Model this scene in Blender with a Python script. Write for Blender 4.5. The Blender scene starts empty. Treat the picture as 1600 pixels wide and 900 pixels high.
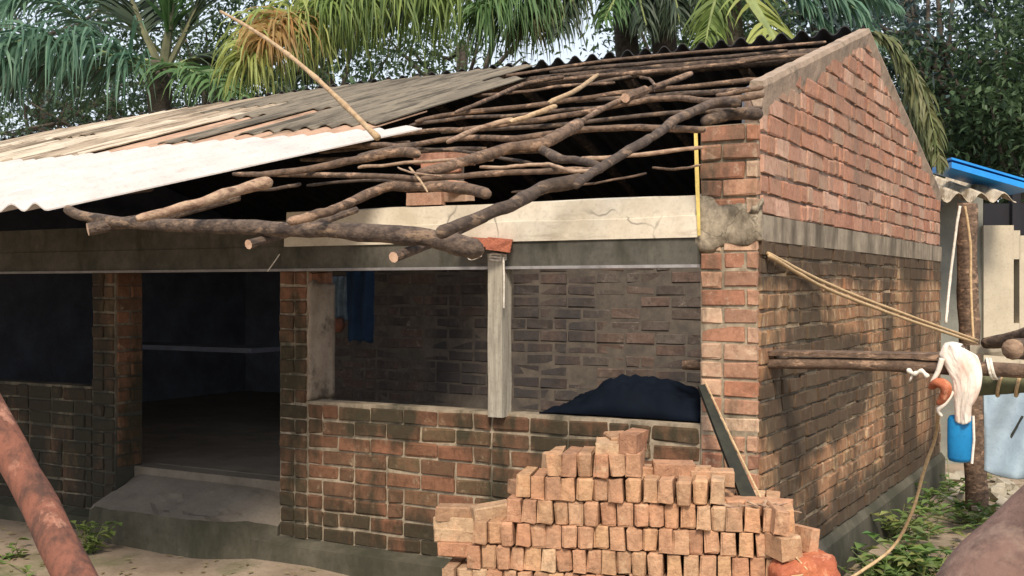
import bpy, bmesh, math, random
from mathutils import Vector, noise, Euler, Matrix
RND = random.Random(7)
SC = bpy.context.scene
COL = SC.collection
# ---------------------------------------------------------------- camera
TH = math.radians(29.6)
RV = Vector((math.cos(TH), math.sin(TH), 0)); FV = Vector((-math.sin(TH), math.cos(TH), 0)); ZV = Vector((0, 0, 1))
CAM = -(RV*1.219 + FV*5.7) + ZV*1.75
cd = bpy.data.cameras.new('camera'); cam = bpy.data.objects.new('camera', cd); COL.objects.link(cam)
cam.location = CAM; cam.rotation_euler = (math.pi/2, 0, TH)
cd.sensor_width = 36; cd.lens = 40.5; cd.clip_start = 0.05; cd.clip_end = 1500
SC.camera = cam
# ---------------------------------------------------------------- light
SUN_EL, SUN_AZ = math.radians(46), math.radians(150)      # azimuth clockwise from +Y (world)
w = bpy.data.worlds.new('World'); SC.world = w; w.use_nodes = True
nt = w.node_tree; nt.nodes.clear()
sky = nt.nodes.new('ShaderNodeTexSky'); sky.sky_type = 'NISHITA'; sky.sun_disc = False
sky.sun_elevation = SUN_EL; sky.sun_rotation = SUN_AZ; sky.air_density = 1.3; sky.dust_density = 4.0
mx = nt.nodes.new('ShaderNodeMix'); mx.data_type = 'RGBA'; mx.inputs[0].default_value = 0.6
mx.inputs[7].default_value = (12.0, 13.0, 14.6, 1)
bg = nt.nodes.new('ShaderNodeBackground'); bg.inputs[1].default_value = 0.078
out = nt.nodes.new('ShaderNodeOutputWorld')
nt.links.new(sky.outputs[0], mx.inputs[6]); nt.links.new(mx.outputs[2], bg.inputs[0]); nt.links.new(bg.outputs[0], out.inputs[0])
sl = bpy.data.lights.new('sun', 'SUN'); sl.energy = 3.4; sl.angle = math.radians(14); sl.color = (1.0, 0.87, 0.72)
so = bpy.data.objects.new('sun', sl); COL.objects.link(so)
sd = Vector((math.sin(SUN_AZ)*math.cos(SUN_EL), math.cos(SUN_AZ)*math.cos(SUN_EL), math.sin(SUN_EL)))
so.rotation_euler = sd.to_track_quat('Z', 'Y').to_euler(); so.location = (6, -6, 12)
SC.view_settings.view_transform = 'Standard'; SC.view_settings.look = 'None'
SC.view_settings.exposure = 0.5; SC.view_settings.gamma = 1

# ---------------------------------------------------------------- tracing real planes of the place
def ray(px, py): return FV + RV*((px-800)/1800) + ZV*((450-py)/1800)
def on_y(px, py, y): d = ray(px, py); return CAM + d*((y-CAM.y)/d.y)
def on_x(px, py, x): d = ray(px, py); return CAM + d*((x-CAM.x)/d.x)
def on_z(px, py, z): d = ray(px, py); return CAM + d*((z-CAM.z)/d.z)
def at(px, py, dep): return CAM + ray(px, py)*dep
def sag(x): return 0.0055*max(0, -x-3.0)**2
def H(x, y): return (2.77+.306*y if y < 2.38 else 3.5-.315*(y-2.38)) - sag(x)
def on_roof(px, py, off=0.0):
    d = ray(px, py); s = 0
    for _ in range(8):
        t = (2.77+.306*CAM.y + off - s - CAM.z)/(d.z-.306*d.y)
        p = CAM + d*t; s = sag(p.x)
    return p

# ---------------------------------------------------------------- materials
MATS = {}
class NT:
    def __init__(s, name):
        s.m = bpy.data.materials.new(name); s.m.use_nodes = True; s.t = s.m.node_tree; s.t.nodes.clear()
        s.out = s.n('OutputMaterial')
    def n(s, k): return s.t.nodes.new('ShaderNode'+k)
    def l(s, a, b): s.t.links.new(a, b)
    def pos(s, mode, stretch=(1, 1, 1)):
        if mode == 'world': o = s.n('NewGeometry').outputs['Position']
        else: o = s.n('TexCoord').outputs['Object']
        mp = s.n('Mapping'); mp.inputs['Scale'].default_value = stretch
        s.l(o, mp.inputs['Vector']); return mp.outputs[0]
    def noise(s, vec, scale, detail=4, rough=.6):
        k = s.n('TexNoise'); k.inputs['Scale'].default_value = scale; k.inputs['Detail'].default_value = detail
        k.inputs['Roughness'].default_value = rough; s.l(vec, k.inputs['Vector']); return k.outputs['Fac']
    def ramp(s, fac, stops):
        r = s.n('ValToRGB'); e = r.color_ramp.elements
        while len(e) < len(stops): e.new(.5)
        for i, (p, c) in enumerate(stops):
            e[i].position = p; e[i].color = (c, c, c, 1) if not hasattr(c, '__len__') else (*c, 1)
        s.l(fac, r.inputs[0]); return r.outputs[0]
    def mix(s, fac, a, b, mode='MIX'):
        k = s.n('Mix'); k.data_type = 'RGBA'; k.blend_type = mode
        for v, i in ((fac, 0), (a, 6), (b, 7)):
            if hasattr(v, 'is_linked'): s.l(v, k.inputs[i])
            elif i == 0: k.inputs[0].default_value = v
            else: k.inputs[i].default_value = (*v, 1)
        return k.outputs[2]
    def rnd(s):
        a = s.n('ObjectInfo').outputs['Random']; b = s.n('NewGeometry').outputs['Random Per Island']
        k = s.n('Math'); k.operation = 'ADD'; s.l(a, k.inputs[0]); s.l(b, k.inputs[1])
        f = s.n('Math'); f.operation = 'FRACT'; s.l(k.outputs[0], f.inputs[0]); return f.outputs[0]
    def finish(s, col, rough=.9, bump=None, bs=.3, bd=.01, spec=.3):
        b = s.n('BsdfPrincipled'); b.inputs['Roughness'].default_value = rough; b.inputs['Specular IOR Level'].default_value = spec
        if hasattr(col, 'is_linked'): s.l(col, b.inputs['Base Color'])
        else: b.inputs['Base Color'].default_value = (*col, 1)
        if bump is not None:
            k = s.n('Bump'); k.inputs['Strength'].default_value = bs; k.inputs['Distance'].default_value = bd
            s.l(bump, k.inputs['Height']); s.l(k.outputs[0], b.inputs['Normal'])
        s.l(b.outputs[0], s.out.inputs[0]); return s.m

def zone_boost(s, f, zones):
    # weathering and painted plank shade, each in a place of its own on the wall: added to the noise that masks the stain
    sep = s.n('SeparateXYZ'); s.l(s.pos('world'), sep.inputs[0])
    for (cy, wy, cz, wz, amt) in zones:
        acc = None
        for (ch_, c_, w_) in (('Y', cy, wy), ('Z', cz, wz)):
            a = s.n('Math'); a.operation = 'SUBTRACT'; s.l(sep.outputs[ch_], a.inputs[0]); a.inputs[1].default_value = c_
            b = s.n('Math'); b.operation = 'DIVIDE'; s.l(a.outputs[0], b.inputs[0]); b.inputs[1].default_value = w_
            c = s.n('Math'); c.operation = 'MULTIPLY'; s.l(b.outputs[0], c.inputs[0]); s.l(b.outputs[0], c.inputs[1])
            if acc is None: acc = c.outputs[0]
            else:
                d = s.n('Math'); d.operation = 'ADD'; s.l(acc, d.inputs[0]); s.l(c.outputs[0], d.inputs[1]); acc = d.outputs[0]
        e = s.n('Math'); e.operation = 'SUBTRACT'; e.use_clamp = True; e.inputs[0].default_value = 1; s.l(acc, e.inputs[1])
        g = s.n('Math'); g.operation = 'MULTIPLY_ADD'; s.l(e.outputs[0], g.inputs[0]); g.inputs[1].default_value = amt; s.l(f, g.inputs[2]); f = g.outputs[0]
    return f
SIDE_STAIN_SHADE = [(2.6, 9, 1.95, .22, .16), (1.3, 1.5, 1.16, .40, .34), (2.6, 9, .22, .35, .20)]  # middle zone paints the scaffold plank's shadow in with wall stain
def brick_mat(name, cols, smear=None, smear_amt=(.6, .7), smear_stretch=(1, 1, 1), zones=(), stain=None, stain_amt=(.5, .65), stain_stretch=(1, 1, .35), stain_scale=1.6, bump=.5):
    s = NT(name); v = s.pos('world'); r = s.rnd()
    n = len(cols); c = s.ramp(r, [(i/max(1, n-1), cc) for i, cc in enumerate(cols)])
    f = s.noise(v, 34, 6, .7)
    c = s.mix(s.ramp(f, [(.3, .0), (.75, .55)]), c, tuple(x*.55 for x in cols[0]))
    c = s.mix(s.ramp(s.noise(v, 9, 3), [(.45, 0), (.8, .45)]), c, tuple(min(.8, x*1.5) for x in cols[-1]))
    if smear: c = s.mix(s.ramp(s.noise(s.pos('world', smear_stretch), 11, 6, .75), [(smear_amt[0], 0), (smear_amt[1], .85)]), c, smear)
    if stain: c = s.mix(s.ramp(zone_boost(s, s.noise(s.pos('world', stain_stretch), stain_scale, 5, .7), zones), [(stain_amt[0], 0), (stain_amt[1], .85)]), c, stain)
    c = s.mix(s.ramp(s.noise(s.pos('world', (1, 1, .8)), 23, 5, .8), [(.5, 0), (.72, .6)]), c, tuple(x*.32 for x in cols[0]))
    return s.finish(c, .92, f, bump, .012, .2)
def plain_mat(name, c1, c2, scale=8, detail=5, stretch=(1, 1, 1), stain=None, stain_amt=(.5, .65), stain_scale=1.5, stain_stretch=(1, 1, .4), rough=.9, bs=.35, bd=.008, mode='world', zones=(), crack=0, spec=.3, rand=False, lo=.35, hi=.65):
    s = NT(name); v = s.pos(mode, stretch); f = s.noise(v, scale, detail, .65)
    c = s.mix(s.ramp(f, [(lo, 0), (hi, 1)]), c1, c2)
    if rand: c = s.mix(s.ramp(s.rnd(), [(0, 0), (1, .5)]), c, tuple(x*.5 for x in c1))
    if stain: c = s.mix(s.ramp(zone_boost(s, s.noise(s.pos(mode, stain_stretch), stain_scale, 5, .7), zones), [(stain_amt[0], 0), (stain_amt[1], .9)]), c, stain)
    if crack:
        vo = s.n('TexVoronoi'); vo.feature = 'DISTANCE_TO_EDGE'; vo.inputs['Scale'].default_value = crack; wv = s.n('VectorMath'); wv.operation = 'ADD'
        nn = s.n('TexNoise'); nn.inputs['Scale'].default_value = crack*3; s.l(s.pos(mode), nn.inputs['Vector']); sc2 = s.n('VectorMath'); sc2.operation = 'SCALE'; sc2.inputs['Scale'].default_value = .35/crack
        s.l(nn.outputs['Color'], sc2.inputs[0]); s.l(s.pos(mode), wv.inputs[0]); s.l(sc2.outputs[0], wv.inputs[1]); s.l(wv.outputs[0], vo.inputs['Vector'])
        ck = s.mix(s.ramp(s.noise(s.pos(mode), 2.3, 2), [(.48, 0), (.54, 1)]), (1, 1, 1), s.ramp(vo.outputs['Distance'], [(.0, .4), (.014, 1)]))
        c = s.mix(1.0, c, ck, 'MULTIPLY')
    c = s.mix(s.ramp(s.noise(s.pos(mode), 45, 4, .7), [(.52, 0), (.72, .35)]), c, tuple(x*.45 for x in c2))
    return s.finish(c, rough, f, bs, bd, spec)
def leaf_mat(name, cols, trans=.35):
    s = NT(name); c = s.ramp(s.rnd(), [(i/(len(cols)-1), cc) for i, cc in enumerate(cols)])
    c = s.mix(s.ramp(s.noise(s.pos('world'), 1.1, 3), [(.35, 0), (.7, .7)]), c, cols[-1])
    d = s.n('BsdfPrincipled'); d.inputs['Roughness'].default_value = .55; d.inputs['Specular IOR Level'].default_value = .35
    t = s.n('BsdfTranslucent'); m = s.n('MixShader'); m.inputs[0].default_value = trans
    s.l(c, d.inputs['Base Color']); s.l(c, t.inputs[0]); s.l(d.outputs[0], m.inputs[1]); s.l(t.outputs[0], m.inputs[2])
    s.l(m.outputs[0], s.out.inputs[0]); return s.m

M = {}
M['brick_new'] = brick_mat('brick_new', [(.34, .18, .11), (.54, .33, .20), (.46, .24, .14), (.66, .47, .29), (.36, .22, .135), (.58, .36, .20), (.52, .27, .155)], smear=(.62, .44, .28), smear_amt=(.56, .74), bump=.9)
M['brick_corner'] = brick_mat('brick_corner', [(.36, .17, .105), (.52, .31, .20), (.22, .12, .08), (.66, .49, .34), (.42, .19, .11), (.30, .15, .10)], smear=(.58, .44, .31), smear_amt=(.56, .7), stain=(.07, .06, .042), stain_amt=(.50, .64), stain_scale=2.6)
M['brick_gable'] = brick_mat('brick_gable', [(.38, .19, .125), (.46, .25, .17), (.29, .18, .125), (.42, .21, .135), (.34, .24, .17), (.58, .39, .29), (.32, .15, .10)], smear=(.36, .26, .20), smear_amt=(.55, .75), stain=(.20, .15, .12), stain_amt=(.55, .8))
M['brick_side'] = brick_mat('brick_side', [(.30, .16, .085), (.36, .20, .11), (.26, .15, .085), (.36, .24, .13), (.29, .14, .075)], smear=(.60, .45, .29), smear_amt=(.52, .66), smear_stretch=(1, 1, .45), zones=SIDE_STAIN_SHADE, stain=(.042, .036, .026), stain_amt=(.44, .58), stain_stretch=(1, 1, .3))
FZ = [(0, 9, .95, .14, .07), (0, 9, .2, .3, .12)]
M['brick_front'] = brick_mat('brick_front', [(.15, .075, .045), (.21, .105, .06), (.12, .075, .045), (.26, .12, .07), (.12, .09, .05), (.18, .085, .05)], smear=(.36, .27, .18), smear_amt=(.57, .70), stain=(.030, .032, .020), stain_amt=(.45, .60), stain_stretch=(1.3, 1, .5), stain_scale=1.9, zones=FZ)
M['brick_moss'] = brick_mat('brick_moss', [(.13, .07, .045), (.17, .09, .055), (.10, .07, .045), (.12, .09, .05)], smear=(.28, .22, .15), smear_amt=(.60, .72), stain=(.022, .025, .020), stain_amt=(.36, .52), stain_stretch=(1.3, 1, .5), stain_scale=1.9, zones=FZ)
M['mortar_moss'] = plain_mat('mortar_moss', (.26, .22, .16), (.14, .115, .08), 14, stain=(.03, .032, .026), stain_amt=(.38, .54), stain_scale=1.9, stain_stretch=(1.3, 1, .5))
M['brick_inner'] = brick_mat('brick_inner', [(.12, .085, .068), (.15, .10, .08), (.085, .072, .062), (.13, .11, .095)], smear=(.26, .22, .19), smear_amt=(.58, .70), stain=(.045, .043, .045), stain_amt=(.45, .6))  # darker brick tones for the inner wall
M['mortar_light'] = plain_mat('mortar_light', (.40, .33, .24), (.20, .16, .11), 14, stain=(.05, .048, .032), stain_amt=(.49, .62), stain_scale=1.9, stain_stretch=(1.3, 1, .5))
M['mortar_side'] = plain_mat('mortar_side', (.50, .38, .24), (.30, .21, .13), 10, zones=SIDE_STAIN_SHADE, stain=(.09, .08, .06), stain_amt=(.52, .72))
M['mortar_gable'] = plain_mat('mortar_gable', (.24, .165, .125), (.09, .065, .05), 12)
M['mortar_brown'] = plain_mat('mortar_brown', (.13, .11, .09), (.08, .068, .058), 9)
M['mortar_haze'] = plain_mat('mortar_haze', (.14, .15, .18), (.09, .095, .115), 3)  # bluish tint stands for the haze hanging in the dark rooms
M['cement'] = plain_mat('cement', (.32, .27, .20), (.21, .17, .125), 7, stain=(.075, .06, .042), stain_amt=(.44, .62), stain_stretch=(1, 1, .25), stain_scale=4)
M['cement_plinth'] = plain_mat('cement_plinth', (.11, .098, .072), (.06, .055, .038), 5, stain=(.04, .04, .025), stain_amt=(.42, .6), stain_scale=2)
M['cement_plaster'] = plain_mat('cement_plaster', (.36, .29, .215), (.24, .18, .13), 6, stain=(.09, .07, .05), stain_amt=(.54, .66), stain_scale=5, stain_stretch=(1, 1, 1))
M['cream_lit'] = plain_mat('cream_lit', (.66, .60, .49), (.50, .44, .34), 4, crack=1.8, stain=(.28, .23, .16), stain_amt=(.58, .76), stain_scale=3, stain_stretch=(.5, 1, 3))  # cream tone also carries the light on the uncovered beam top
M['lintel_dark'] = plain_mat('lintel_dark', (.115, .108, .088), (.065, .062, .052), 6, stain=(.035, .035, .025), stain_amt=(.5, .66), stain_scale=3)
M['coping_cement'] = plain_mat('coping_cement', (.36, .27, .20), (.25, .19, .14), 9, stain=(.12, .10, .075), stain_amt=(.55, .68), stain_scale=5, stain_stretch=(1, 1, 1), bs=.7, bd=.02)
M['patch_cement'] = plain_mat('patch_cement', (.40, .34, .25), (.24, .195, .14), 8, crack=5, stain=(.075, .062, .045), stain_amt=(.44, .60), stain_scale=4.5, stain_stretch=(1, 1, .6), bs=.7, bd=.02)
M['lip'] = plain_mat('lip', (.30, .29, .29), (.20, .19, .19), 9)
M['floor_cement'] = plain_mat('floor_cement', (.21, .18, .145), (.14, .12, .095), 3, stain=(.085, .07, .05), stain_amt=(.58, .74), stain_scale=3, stain_stretch=(1, 2.5, 1))
M['ground'] = plain_mat('ground', (.34, .27, .20), (.22, .17, .12), 2.5, 8, stain=(.12, .13, .06), stain_amt=(.52, .66), stain_scale=1.1, stain_stretch=(1, 1, 1), bs=.8, bd=.03)
def wood(name, a, b, st=None): return plain_mat(name, a, b, 22, 8, (1, 1, 1.6), stain=st, stain_amt=(.55, .62), stain_scale=9, stain_stretch=(1, 1, 2.5), bs=1.0, bd=.012, rand=True, lo=.42, hi=.6)
M['bark'] = wood('bark', (.19, .125, .085), (.075, .05, .036), (.34, .22, .145))
M['bark_dark'] = wood('bark_dark', (.125, .09, .068), (.045, .033, .027), (.22, .15, .10))
M['bark_pale'] = wood('bark_pale', (.44, .31, .21), (.26, .16, .11), (.15, .09, .06))
M['peeled'] = wood('peeled', (.55, .40, .24), (.36, .23, .13))
M['cut_wood'] = plain_mat('cut_wood', (.62, .42, .30), (.42, .26, .17), 30)
M['red_log'] = plain_mat('red_log', (.19, .075, .048), (.075, .038, .028), 16, 8, (1, 1, .35), stain=(.34, .17, .115), stain_amt=(.57, .66), stain_scale=9, bs=1.0, bd=.015, lo=.42, hi=.6)
M['brown_log'] = plain_mat('brown_log', (.16, .095, .075), (.085, .052, .042), 13, 8, stain=(.22, .15, .115), stain_amt=(.55, .66), stain_scale=6, bs=1.0, bd=.012, lo=.42, hi=.6)
M['post_wood'] = plain_mat('post_wood', (.42, .39, .32), (.26, .235, .19), 9, 6, (4, 4, .4), bs=.8, bd=.01)
M['dark_plank'] = plain_mat('dark_plank', (.034, .035, .025), (.018, .019, .015), 9)
M['asb_white'] = plain_mat('asb_white', (.50, .465, .44), (.42, .385, .36), 5, stain=(.26, .20, .155), stain_amt=(.60, .74), stain_scale=2.6, stain_stretch=(1.6, .3, 1))
M['asb_beige'] = plain_mat('asb_beige', (.42, .34, .25), (.25, .19, .13), 4, stretch=(4, .3, 1), stain=(.10, .075, .05), stain_amt=(.48, .58), stain_scale=4, stain_stretch=(3.5, .2, 1), rand=True)
M['asb_cream'] = plain_mat('asb_cream', (.56, .49, .38), (.38, .31, .23), 4, stretch=(4, .3, 1), stain=(.17, .125, .08), stain_amt=(.50, .60), stain_scale=4, stain_stretch=(3.5, .2, 1))
M['asb_tan'] = plain_mat('asb_tan', (.44, .29, .20), (.32, .20, .135), 4, stain=(.14, .10, .065), stain_amt=(.54, .64), stain_scale=4, stain_stretch=(3.5, .25, 1))
M['asb_grey'] = plain_mat('asb_grey', (.20, .17, .125), (.12, .10, .075), 4, stretch=(4, .3, 1), stain=(.05, .042, .03), stain_amt=(.48, .6), stain_scale=4, stain_stretch=(3.5, .2, 1))
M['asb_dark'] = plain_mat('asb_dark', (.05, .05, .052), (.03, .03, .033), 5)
M['black_tarp'] = plain_mat('black_tarp', (.003, .006, .013), (.002, .004, .008), 5, rough=.75, spec=.1)
M['blue_cloth'] = plain_mat('blue_cloth', (.012, .035, .075), (.008, .02, .05), 7)
M['pale_daylight'] = plain_mat('pale_daylight', (.16, .22, .27), (.09, .12, .16), 12)  # pale colour standing for outside light through an opening
M['white_cloth'] = plain_mat('white_cloth', (.78, .72, .64), (.60, .52, .44), 9, stain=(.62, .36, .28), stain_amt=(.54, .72), stain_scale=7, stain_stretch=(1, 1, .3))
M['blue_plastic'] = plain_mat('blue_plastic', (.01, .19, .42), (.01, .14, .34), 4, rough=.4)
M['orange'] = plain_mat('orange', (.46, .155, .075), (.30, .09, .05), 12, stain=(.75, .40, .25), stain_amt=(.55, .7), stain_scale=14, rough=.85, bs=1, bd=.02, spec=.15)
M['red_brick'] = plain_mat('red_brick', (.48, .17, .10), (.30, .10, .06), 22, bs=1, bd=.02)
M['rope'] = plain_mat('rope', (.55, .40, .23), (.38, .26, .14), 60)
M['rope_white'] = plain_mat('rope_white', (.75, .70, .62), (.55, .5, .42), 60)
M['yellow_tape'] = plain_mat('yellow_tape', (.72, .55, .16), (.6, .45, .14), 20, rough=.5)
M['grey_wall'] = plain_mat('grey_wall', (.25, .25, .21), (.17, .17, .15), 3)
M['cream_wall'] = plain_mat('cream_wall', (.52, .46, .35), (.42, .37, .28), 3)
M['shade_dark'] = plain_mat('shade_dark', (.02, .02, .025), (.015, .015, .02), 3)  # near-black colour in place of shade behind the shed wall
M['blue_metal'] = plain_mat('blue_metal', (.01, .27, .72), (.01, .21, .6), 3, rough=.35, spec=.5)
M['grey_tarp'] = plain_mat('grey_tarp', (.25, .32, .36), (.18, .23, .27), 3, rough=.6)
M['stone'] = plain_mat('stone', (.40, .36, .28), (.25, .22, .17), 9)
M['palm_green'] = leaf_mat('palm_green', [(.055, .13, .045), (.10, .20, .06), (.045, .10, .04), (.13, .22, .08)])
M['palm_blue'] = leaf_mat('palm_blue', [(.05, .12, .075), (.09, .19, .12), (.04, .09, .06), (.14, .25, .16)])
M['palm_lime'] = leaf_mat('palm_lime', [(.24, .30, .07), (.36, .38, .10), (.17, .25, .06), (.42, .46, .16)], .45)
M['palm_lime2'] = leaf_mat('palm_lime2', [(.12, .20, .05), (.22, .30, .07), (.07, .12, .04), (.19, .26, .07)], .4)
M['palm_orange'] = leaf_mat('palm_orange', [(.48, .24, .08), (.36, .26, .09), (.50, .32, .13), (.30, .20, .08)], .45)
M['palm_olive'] = leaf_mat('palm_olive', [(.16, .17, .07), (.12, .15, .06), (.22, .21, .10), (.10, .12, .05)], .35)
M['palm_dark'] = leaf_mat('palm_dark', [(.03, .05, .035), (.05, .075, .045), (.025, .04, .03), (.07, .10, .055)], .3)
M['palm_stem'] = plain_mat('palm_stem', (.24, .28, .11), (.15, .19, .08), 5)
M['palm_stem_olive'] = plain_mat('palm_stem_olive', (.13, .13, .07), (.08, .085, .05), 5)
M['leaf_dark'] = leaf_mat('leaf_dark', [(.025, .055, .03), (.05, .095, .045), (.018, .038, .025), (.10, .16, .07)])
M['leaf_mid'] = leaf_mat('leaf_mid', [(.05, .09, .05), (.09, .14, .06), (.04, .07, .05), (.13, .18, .07)])
M['leaf_teal'] = leaf_mat('leaf_teal', [(.05, .09, .10), (.08, .13, .13), (.04, .07, .08), (.12, .17, .15)])
M['weed'] = leaf_mat('weed', [(.05, .13, .03), (.12, .22, .05), (.07, .16, .05), (.25, .27, .09)], .3)
M['litter'] = leaf_mat('litter', [(.35, .27, .13), (.20, .14, .08), (.45, .40, .20), (.14, .12, .06)], .1)
M['trunk'] = wood('trunk', (.12, .10, .08), (.06, .05, .04))

# ---------------------------------------------------------------- builders
def worig(o):
    p = Vector((0, 0, 0))
    while o is not None: p += o.location; o = o.parent
    return p
class MB:
    def __init__(s): s.v = []; s.f = []; s.mi = []; s.cur = 0
    def face(s, idx): s.f.append(idx); s.mi.append(s.cur)
    def box(s, c, size, rot=None, jit=0, bevel=0):
        c = Vector(c); hx, hy, hz = (x/2 for x in size); R = Euler(rot).to_matrix() if rot else Matrix.Identity(3)
        b = len(s.v)
        for sx in (-1, 1):
            for sy in (-1, 1):
                for sz in (-1, 1):
                    s.v.append(c + R @ Vector((sx*hx+RND.uniform(-jit, jit), sy*hy+RND.uniform(-jit, jit), sz*hz+RND.uniform(-jit, jit))))
        for f in ((0, 1, 3, 2), (4, 6, 7, 5), (0, 4, 5, 1), (2, 3, 7, 6), (0, 2, 6, 4), (1, 5, 7, 3)): s.face([b+i for i in f])
    def tube(s, pts, rad, seg=8, nz=0.0, nf=6.0, flat=None, cap=True, capmat=None):
        pts = [Vector(p) for p in pts]; b = len(s.v); n = len(pts)
        if not hasattr(rad, '__len__'): rad = [rad]*n
        u = None
        for i, p in enumerate(pts):
            t = (pts[min(i+1, n-1)]-pts[max(i-1, 0)]).normalized()
            if u is None:
                u = t.cross(Vector((0, 0, 1)));
                if u.length < .1: u = t.cross(Vector((1, 0, 0)))
            u = (u - t*u.dot(t)).normalized(); v = t.cross(u)
            for k in range(seg):
                a = 2*math.pi*k/seg; q = u*math.cos(a) + v*math.sin(a)*(flat or 1)
                r = rad[i]
                if nz: r *= 1+nz*noise.noise((p+q*r)*nf)*2
                s.v.append(p+q*r)
        for i in range(n-1):
            for k in range(seg):
                a = b+i*seg+k; c = b+i*seg+(k+1) % seg
                s.face([a, c, c+seg, a+seg])
        if cap:
            old = s.cur
            if capmat is not None: s.cur = capmat
            s.face([b+k for k in range(seg)][::-1]); s.face([b+(n-1)*seg+k for k in range(seg)]); s.cur = old
    def prism(s, poly, axis, a, b2):
        """polygon in the plane across `axis` ('x','y','z') extruded from a to b2"""
        n = len(poly); b = len(s.v)
        for w_ in (a, b2):
            for (p, q) in poly:
                s.v.append(Vector({'x': (w_, p, q), 'y': (p, w_, q), 'z': (p, q, w_)}[axis]))
        s.face([b+i for i in range(n)]); s.face([b+n+i for i in range(n)][::-1])
        for i in range(n): j = (i+1) % n; s.face([b+i, b+n+i, b+n+j, b+j])
    def build(s, name, mats, parent=None, origin=None, smooth=False, fix=True):
        if parent is not None: o0 = worig(parent)
        elif origin is not None: o0 = Vector(origin)
        else:
            xs = [v[0] for v in s.v]; ys = [v[1] for v in s.v]; zs = [v[2] for v in s.v]
            o0 = Vector(((min(xs)+max(xs))/2, (min(ys)+max(ys))/2, min(zs)))
        me = bpy.data.meshes.new(name); me.from_pydata([tuple(Vector(v)-o0) for v in s.v], [], s.f)
        if not isinstance(mats, (list, tuple)): mats = [mats]
        for m in mats: me.materials.append(M[m])
        me.polygons.foreach_set('material_index', s.mi)
        if fix:
            bm = bmesh.new(); bm.from_mesh(me); bmesh.ops.recalc_face_normals(bm, faces=bm.faces); bm.to_mesh(me); bm.free()
        if smooth: me.polygons.foreach_set('use_smooth', [True]*len(me.polygons))
        o = bpy.data.objects.new(name, me); COL.objects.link(o)
        if parent is not None: o.parent = parent
        else: o.location = o0
        return o
def empty(name, loc=(0, 0, 0), parent=None):
    o = bpy.data.objects.new(name, None); COL.objects.link(o); o.location = loc; o.empty_display_size = .1
    if parent is not None: o.parent = parent; o.location = Vector(loc)-worig(parent)
    return o
def tag(o, label=None, cat=None, group=None, kind=None):
    if label: o['label'] = label
    if cat: o['category'] = cat
    if group: o['group'] = group
    if kind: o['kind'] = kind
    return o

# brick meshes: unit sized in x so that cut bricks can be made by scaling; slightly irregular, chamfered edges
def brick_mesh(L, D, Hh, matname, seed, cham=.006, warp=.0025):
    r = random.Random(seed); bm = bmesh.new(); bmesh.ops.create_cube(bm, size=1)
    for v in bm.verts: v.co = Vector((v.co.x*L, v.co.y*D, v.co.z*Hh))
    bmesh.ops.bevel(bm, geom=bm.edges[:], offset=cham, segments=1, affect='EDGES')
    for v in bm.verts: v.co += Vector((r.uniform(-warp, warp), r.uniform(-warp, warp), r.uniform(-warp, warp)))
    me = bpy.data.meshes.new('brick'); bm.to_mesh(me); bm.free(); me.materials.append(M[matname]); return me
CH = .09   # course height
BM = {}
def wall_meshes(mat):
    if mat not in BM:
        cf = .5 if mat == 'brick_gable' else 1
        BM[mat] = {'s': [brick_mesh(.226, .07, .077, mat, i, cf*(.006+.0012*(i%3)), .0048) for i in range(8)],
                   'h': [brick_mesh(.108, .07, .077, mat, 20+i, .006+.0012*(i%3), .0045) for i in range(6)]}
    return BM[mat]
def put(me, parent, loc, rz=0, sx=1, rx=0, ry=0, name='brick', sz=1):
    o = bpy.data.objects.new(name, me); COL.objects.link(o); o.parent = parent
    o.location = Vector(loc)-worig(parent) if parent is not None else loc
    o.rotation_euler = (rx, ry, rz); o.scale = (sx, 1, sz); return o
def lay(parent, axis, a0, a1, z0, z1, face, out, mat, proud=.007, ch=CH, header=.3, lim=None, keep=None, skip=None, lmax=10**9, rnd=None):
    """courses of single bricks between a0 and a1 along x or y, on the face plane; bricks past lmax are joined into one part"""
    r = rnd or RND; W = wall_meshes(mat); n = max(1, round((z1-z0)/ch)); ch = (z1-z0)/n
    cand = []
    for k in range(n):
        zc = z0+ch*(k+.5); lo, hi = (lim(zc) if lim else (a0, a1)); a = lo
        first = True
        while a < hi-.035:
            kind = 'h' if (r.random() < header or (first and k % 2)) else 's'; first = False
            L = .24 if kind == 's' else .12
            if hi-a-L < .05: L = hi-a
            L = min(L, hi-a)
            base = .24 if L > .17 else .12
            c = a+L/2; a += L
            if skip and skip(c, zc): continue
            cand.append((c, zc, L, base))
    rest = []
    if len(cand) > lmax:
        cand.sort(key=keep) if keep else None
        rest = cand[lmax:]; cand = cand[:lmax]
    for (c, zc, L, base) in cand:
        me = r.choice(W['s' if base == .24 else 'h']); pr = face+out*(proud+.002-.035+r.uniform(-.005, .005))
        zj = zc+r.uniform(-.0035, .0035)+.006*noise.noise(Vector((c*1.7, zc*3, face))); loc = (c, pr, zj) if axis == 'x' else (pr, c, zj); rz = (0 if axis == 'x' else math.pi/2)+r.uniform(-.02, .02)
        o = put(me, parent, loc, rz, (L-.013)/(base-.013), sz=(ch-.012)/.078, rx=r.uniform(-.02, .02), ry=r.uniform(-.016, .016))
    if rest:
        mb = MB()
        for (c, zc, L, base) in rest:
            pr = face+out*(proud-.035+r.uniform(-.004, .004)); loc = (c, pr, zc) if axis == 'x' else (pr, c, zc)
            sz = (L-.012, .07, ch-.012) if axis == 'x' else (.07, L-.012, ch-.012)
            mb.box(loc, sz, jit=.002)
        tag(mb.build('brickwork', mat, parent), kind='stuff')

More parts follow.
